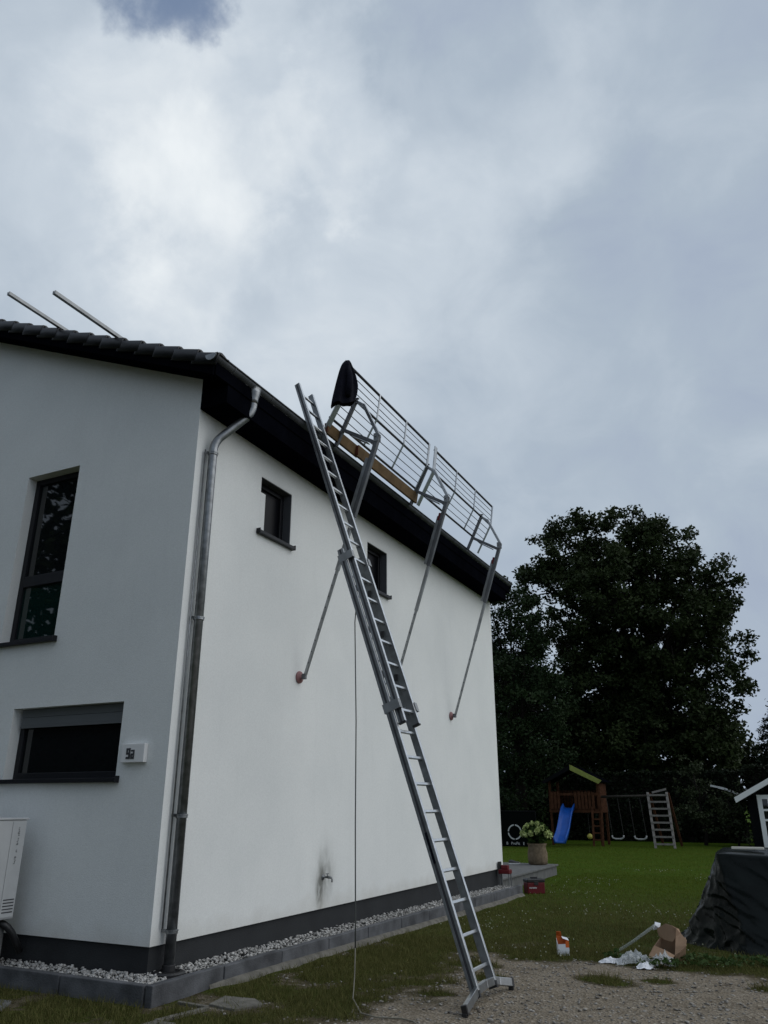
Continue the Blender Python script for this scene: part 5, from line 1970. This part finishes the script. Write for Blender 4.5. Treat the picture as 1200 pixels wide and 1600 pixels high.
tree('broadleaf_tree', (-14, 50, -0.1), bk, 6.5, 60, 0.30, 0.8, 'oak', 'low dark thicket tree behind the oak trunk', 0.3)

# shrubs in front of the hedge
sh_l = [((-3.9, 38.5, 2.6), 0.9), ((-3.4, 38.6, 1.7), 1.0), ((-4.2, 38.4, 1.2), 0.9), ((-2.9, 38.5, 0.9), 0.8), ((-3.7, 38.7, 3.3), 0.6)]
tree('shrub', (-3.6, 38.5, -0.1), sh_l, 16, 36, 0.13, 0.3, 'leaf_shrub', 'tall dusty green shrub right of the pale ladder frame', 0.07, 'shrub')
sh_l = [((-2.35, 38.2, 1.5), 0.55), ((-2.1, 38.0, 0.9), 0.6), ((-2.5, 38.1, 0.4), 0.55), ((-2.2, 38.2, 2.1), 0.45)]
tree('shrub', (-2.3, 38.1, -0.1), sh_l, 26, 34, 0.11, 0.25, 'leaf_shrub', 'smaller shrub against the left wall of the black shed', 0.05, 'shrub')
fl_l = [((-1.85, 36.4, 0.2), 0.2), ((-1.7, 36.4, 0.35), 0.16)]
tree('flowering_plant', (-1.8, 36.4, -0.1), fl_l, 60, 18, 0.08, 0.12, 'leaf_shrub', 'small leafy plant at the foot of the shed wall', 0.02, 'plant')


# conifer with drooping sprays at the right edge
def conifer(base, h, rad, label):
    e = thing('conifer', base, label, 'tree')
    b0 = Vector(base)
    m_ = MB()
    m_.tube([b0 - Vector((0, 0, 0.3)), b0 + Vector((0, 0, h * 0.5)), b0 + Vector((0, 0, h))], 0.2, 8, True, [0.25, 0.15, 0.02])
    cents = []
    for k in range(70):
        t = (k + random.random()) / 70
        z = h * (0.06 + 0.93 * t)
        ln = rad * (1 - t) ** 0.75 * random.uniform(0.75, 1.1)
        a = k * 2.4 + random.uniform(-0.3, 0.3)
        tip = b0 + Vector((math.cos(a) * ln, math.sin(a) * ln, z - 0.18 * ln))
        mid_ = b0 + Vector((math.cos(a) * ln * 0.55, math.sin(a) * ln * 0.55, z + 0.10 * ln))
        root = b0 + Vector((0, 0, z))
        m_.tube([root, mid_, tip], 0.03, 4, False, [0.04, 0.025, 0.008])
        for j in range(int(26 * ln)):
            u = random.random() ** 0.7
            p_ = root.lerp(mid_, u).lerp(mid_.lerp(tip, u), u)
            for _ in range(7):
                cents.append((p_.x + random.gauss(0, 0.16), p_.y + random.gauss(0, 0.16), p_.z - abs(random.gauss(0, 0.14))))
    m_.build('trunk', 'bark', e, True)
    v_, f_ = leaf_quads(np.array(cents), 0.24, 0.2, 0.30)
    obj('crown', np_mesh('crown', v_, f_), 'needle', e)


conifer((0.6, 50, -0.1), 8.6, 3.6, 'drooping green conifer behind the shed at the right edge')


# hedge: dense leafy box around a dark twiggy core
def hedge(x0, x1, y0, y1, h, label, n_):
    e = thing('hedge', ((x0 + x1) / 2, (y0 + y1) / 2, -0.1), label, 'hedge')
    m_ = MB()
    m_.mm((x0 + 0.15, y0 + 0.15, -0.1), (x1 - 0.15, y1 - 0.15, h - 0.15))
    m_.build('branch_core', 'bark', e)
    A = np.array([x1 - x0, y1 - y0, h])
    q = rng.random((n_, 3))
    side = rng.random(n_)
    q[side < 0.62, 1] = rng.random((side < 0.62).sum()) * 0.16
    q[(side >= 0.62) & (side < 0.8), 2] = 1 - rng.random(((side >= 0.62) & (side < 0.8)).sum()) * 0.04
    q[(side >= 0.8) & (side < 0.85), 0] = rng.random(((side >= 0.8) & (side < 0.85)).sum()) * 0.02
    cc = np.array([x0, y0, -0.1]) + q * A
    cc += rng.normal(0, 0.04, cc.shape)
    v_, f_ = leaf_quads(cc, 0.16, 0.1)
    obj('foliage', np_mesh('foliage', v_, f_), 'hedge', e)


hedge(-24, -1.9, 41.0, 42.4, 3.1, 'long dark clipped hedge closing the garden behind the play tower', 42000)
hedge(-1.8, 9, 41.6, 43.0, 3.35, 'dark hedge rising behind the black shed', 18000)

hedge(-42, -11, -5.2, -4.2, 4.2, 'tall hedge outside the picture, mirrored in the low gable window', 16000)

# trees standing behind the viewer, mirrored in the gable windows
rt_l = [((0, 0, 4.6), 2.0), ((-1.9, 0.6, 6.2), 2.0), ((1.9, -0.4, 6.4), 2.1), ((0, 0.3, 8.2), 2.4), ((-1.5, 0.2, 10.0), 1.9), ((1.4, 0, 10.3), 1.8), ((0, 0, 11.8), 1.6)]
place = [((-23, -7, 0), 'leafy tree mirrored in the tall gable window, outside the picture', 1.2),
         ((-14.5, -10, 0), 'leafy tree outside the picture, left behind the viewer', 1.1),
         ((-32, -3.5, 0), 'leafy tree outside the picture, far beyond the gable', 1.25),
         ((-6.5, -12, 0), 'leafy tree outside the picture, straight behind the viewer', 1.05)]
proto = None
for (bx, by, bz), lab, s in place:
    if proto is None:
        proto = tree('street_tree', (0, 0, 0), rt_l, 5.5, 34, 0.34, 0.7, 'oak', lab, 0.28, 'tree', 'trees behind the viewer')
        e = proto
    else:
        e = copy_tree(proto)
        e['label'] = lab
    e.location = (bx, by, bz)
    e.scale = (s * 1.25, s * 1.25, s)
    e.rotation_euler = (0, 0, bx)


# ------------------------------------------------------------------ lawn blades, clover, stones
def on_lawn(x, y):
    if x < XE + 0.6 and y > KY - 0.06 and y < 16.45:
        return False
    if x < KX + 0.02 and y > KY - 0.02 and y < 16.5:
        return False
    if x < -5.55 and 16.4 < y < 21.4:
        return False
    return True


def visible_ground(x, y):
    # keep to the wedge of ground in front of the camera, with room to step aside
    a = math.degrees(math.atan2(x, y))
    return -62 < a < 12


def blades(name, mt_, label, jobs):
    P_, Hh, Ww = [], [], []
    def scatter(n_, x0, x1, y0, y1, hmin, hmax, wid, thr, ya=None, yb=None):
        xs_ = rng.uniform(x0, x1, n_)
        ys_ = rng.uniform(y0, y1, n_)
        for x, y in zip(xs_, ys_):
            if not on_lawn(x, y) or not visible_ground(x, y):
                continue
            if ya is not None and rng.random() > sstep(0, 1, (y + 1.6 * noise.noise(Vector((x * 0.7, y * 0.7, 55))) - ya) / (yb - ya)):
                continue
            g = grass_at(x, y) if y < 20 else 1.0
            clump = 0.5 + 0.5 * noise.noise(Vector((x * 5, y * 5, 31)))
            if g * (0.55 + 0.9 * clump) < thr + 0.45 * rng.random():
                continue
            P_.append((x, y, zg(x, y) - 0.004))
            Hh.append(rng.uniform(hmin, hmax) * (0.55 + 0.9 * clump))
            Ww.append(wid * rng.uniform(0.7, 1.3))
    for jb in jobs:
        scatter(*jb)
    P_, Hh, Ww = np.array(P_), np.array(Hh), np.array(Ww)
    n_ = len(P_)
    a = rng.uniform(0, 2 * np.pi, n_)
    s = np.stack([np.cos(a), np.sin(a), np.zeros(n_)], 1)
    ln = rng.normal(0, 0.45, (n_, 2)) * Hh[:, None]
    tip = P_ + np.concatenate([ln, Hh[:, None]], 1)
    V = np.stack([P_ - s * Ww[:, None] / 2, P_ + s * Ww[:, None] / 2, tip], 1).reshape(-1, 3)
    o_ = obj(name, np_mesh(name, V, np.arange(n_ * 3).reshape(n_, 3)), mt_)
    tag(o_, label, 'grass', kind='stuff')


blades('rough_grass', 'grass', 'rough trodden grass near the house and along the gravel edge',
       [(140000, -7.5, 1.2, 4.3, 10.5, 0.024, 0.085, 0.0075, 0.27), (70000, -5.1, 1.6, 10.5, 20.0, 0.020, 0.060, 0.010, 0.25, 20.0, 10.5)])
blades('lawn_grass', 'lawn', 'short green lawn stretching back to the play tower',
       [(60000, -5.1, 1.6, 10.5, 22.0, 0.018, 0.050, 0.010, 0.30, 11.0, 21.0), (75000, -12.0, 4.0, 16.5, 37.0, 0.020, 0.050, 0.016, 0.10, 15.5, 21.0)])
cl_p = []
for i in range(1700):
    x, y = rng.uniform(-5.2, 1.5), rng.uniform(8.5, 24)
    if not on_lawn(x, y) or not visible_ground(x, y) or grass_at(x, y) < 0.6:
        continue
    if noise.noise(Vector((x * 0.55, y * 0.4, 77))) + 0.35 * rng.random() < 0.30:
        continue
    cl_p.append((x, y, zg(x, y) + rng.uniform(0.03, 0.06)))
cl_o = stones('clover_flowers', np.array(cl_p), rng.uniform(0.006, 0.012, len(cl_p)), 'clover', 1, 0.9)
tag(cl_o, 'tiny white clover flowers scattered over the lawn', 'flowers', kind='stuff')
st_p, st_s = [], []
for i in range(16000):
    x, y = rng.uniform(-4.9, 1.6), rng.uniform(4.6, 10.6)
    if not on_lawn(x, y) or not visible_ground(x, y) or grass_at(x, y) > rng.uniform(0.15, 0.75):
        continue
    s_ = 0.004 + 0.019 * rng.random() ** 4
    st_p.append((x, y, zg(x, y) + s_ * 0.25))
    st_s.append(s_)
so = stones('loose_stones', np.array(st_p), np.array(st_s), 'stone_bit', 1, 0.42)
tag(so, 'loose stones and grit on the gravel yard', 'gravel', kind='stuff')

# broad leaved weeds at the lawn edge
for (cx, cy, r, n_, lab) in ((-1.15, 10.05, 0.26, 260, 'low broad leaved weed patch below the torn cardboard'), (-2.0, 9.95, 0.10, 60, 'small weed left of the plastic film'),
                             (-1.55, 9.72, 0.15, 90, 'weed under the cardboard flap'), (-0.55, 10.35, 0.22, 130, 'weed patch at the front edge of the tarpaulin')):
    a = rng.uniform(0, 6.28, n_)
    q = r * np.sqrt(rng.random(n_))
    hh = 0.03 + 0.09 * rng.random(n_) * (1 - q / r * 0.7)
    cc = np.stack([cx + 1.6 * q * np.cos(a), cy + q * np.sin(a), zg(cx, cy) + hh], 1)
    v_, f_ = leaf_quads(cc, 0.06, 0.45, 0.6)
    e = thing('weed', (cx, cy, zg(cx, cy)), lab, 'plant', 'weeds on the gravel edge')
    obj('leaves', np_mesh('leaves', v_, f_), 'weed', e)
    m_ = MB()
    for k in range(6):
        m_.tube([(cx, cy, zg(cx, cy) - 0.01), (cx + random.uniform(-r, r), cy + random.uniform(-r, r) * 0.7, zg(cx, cy) + 0.07)], 0.004, 5)
    m_.build('stem', 'weed', e)
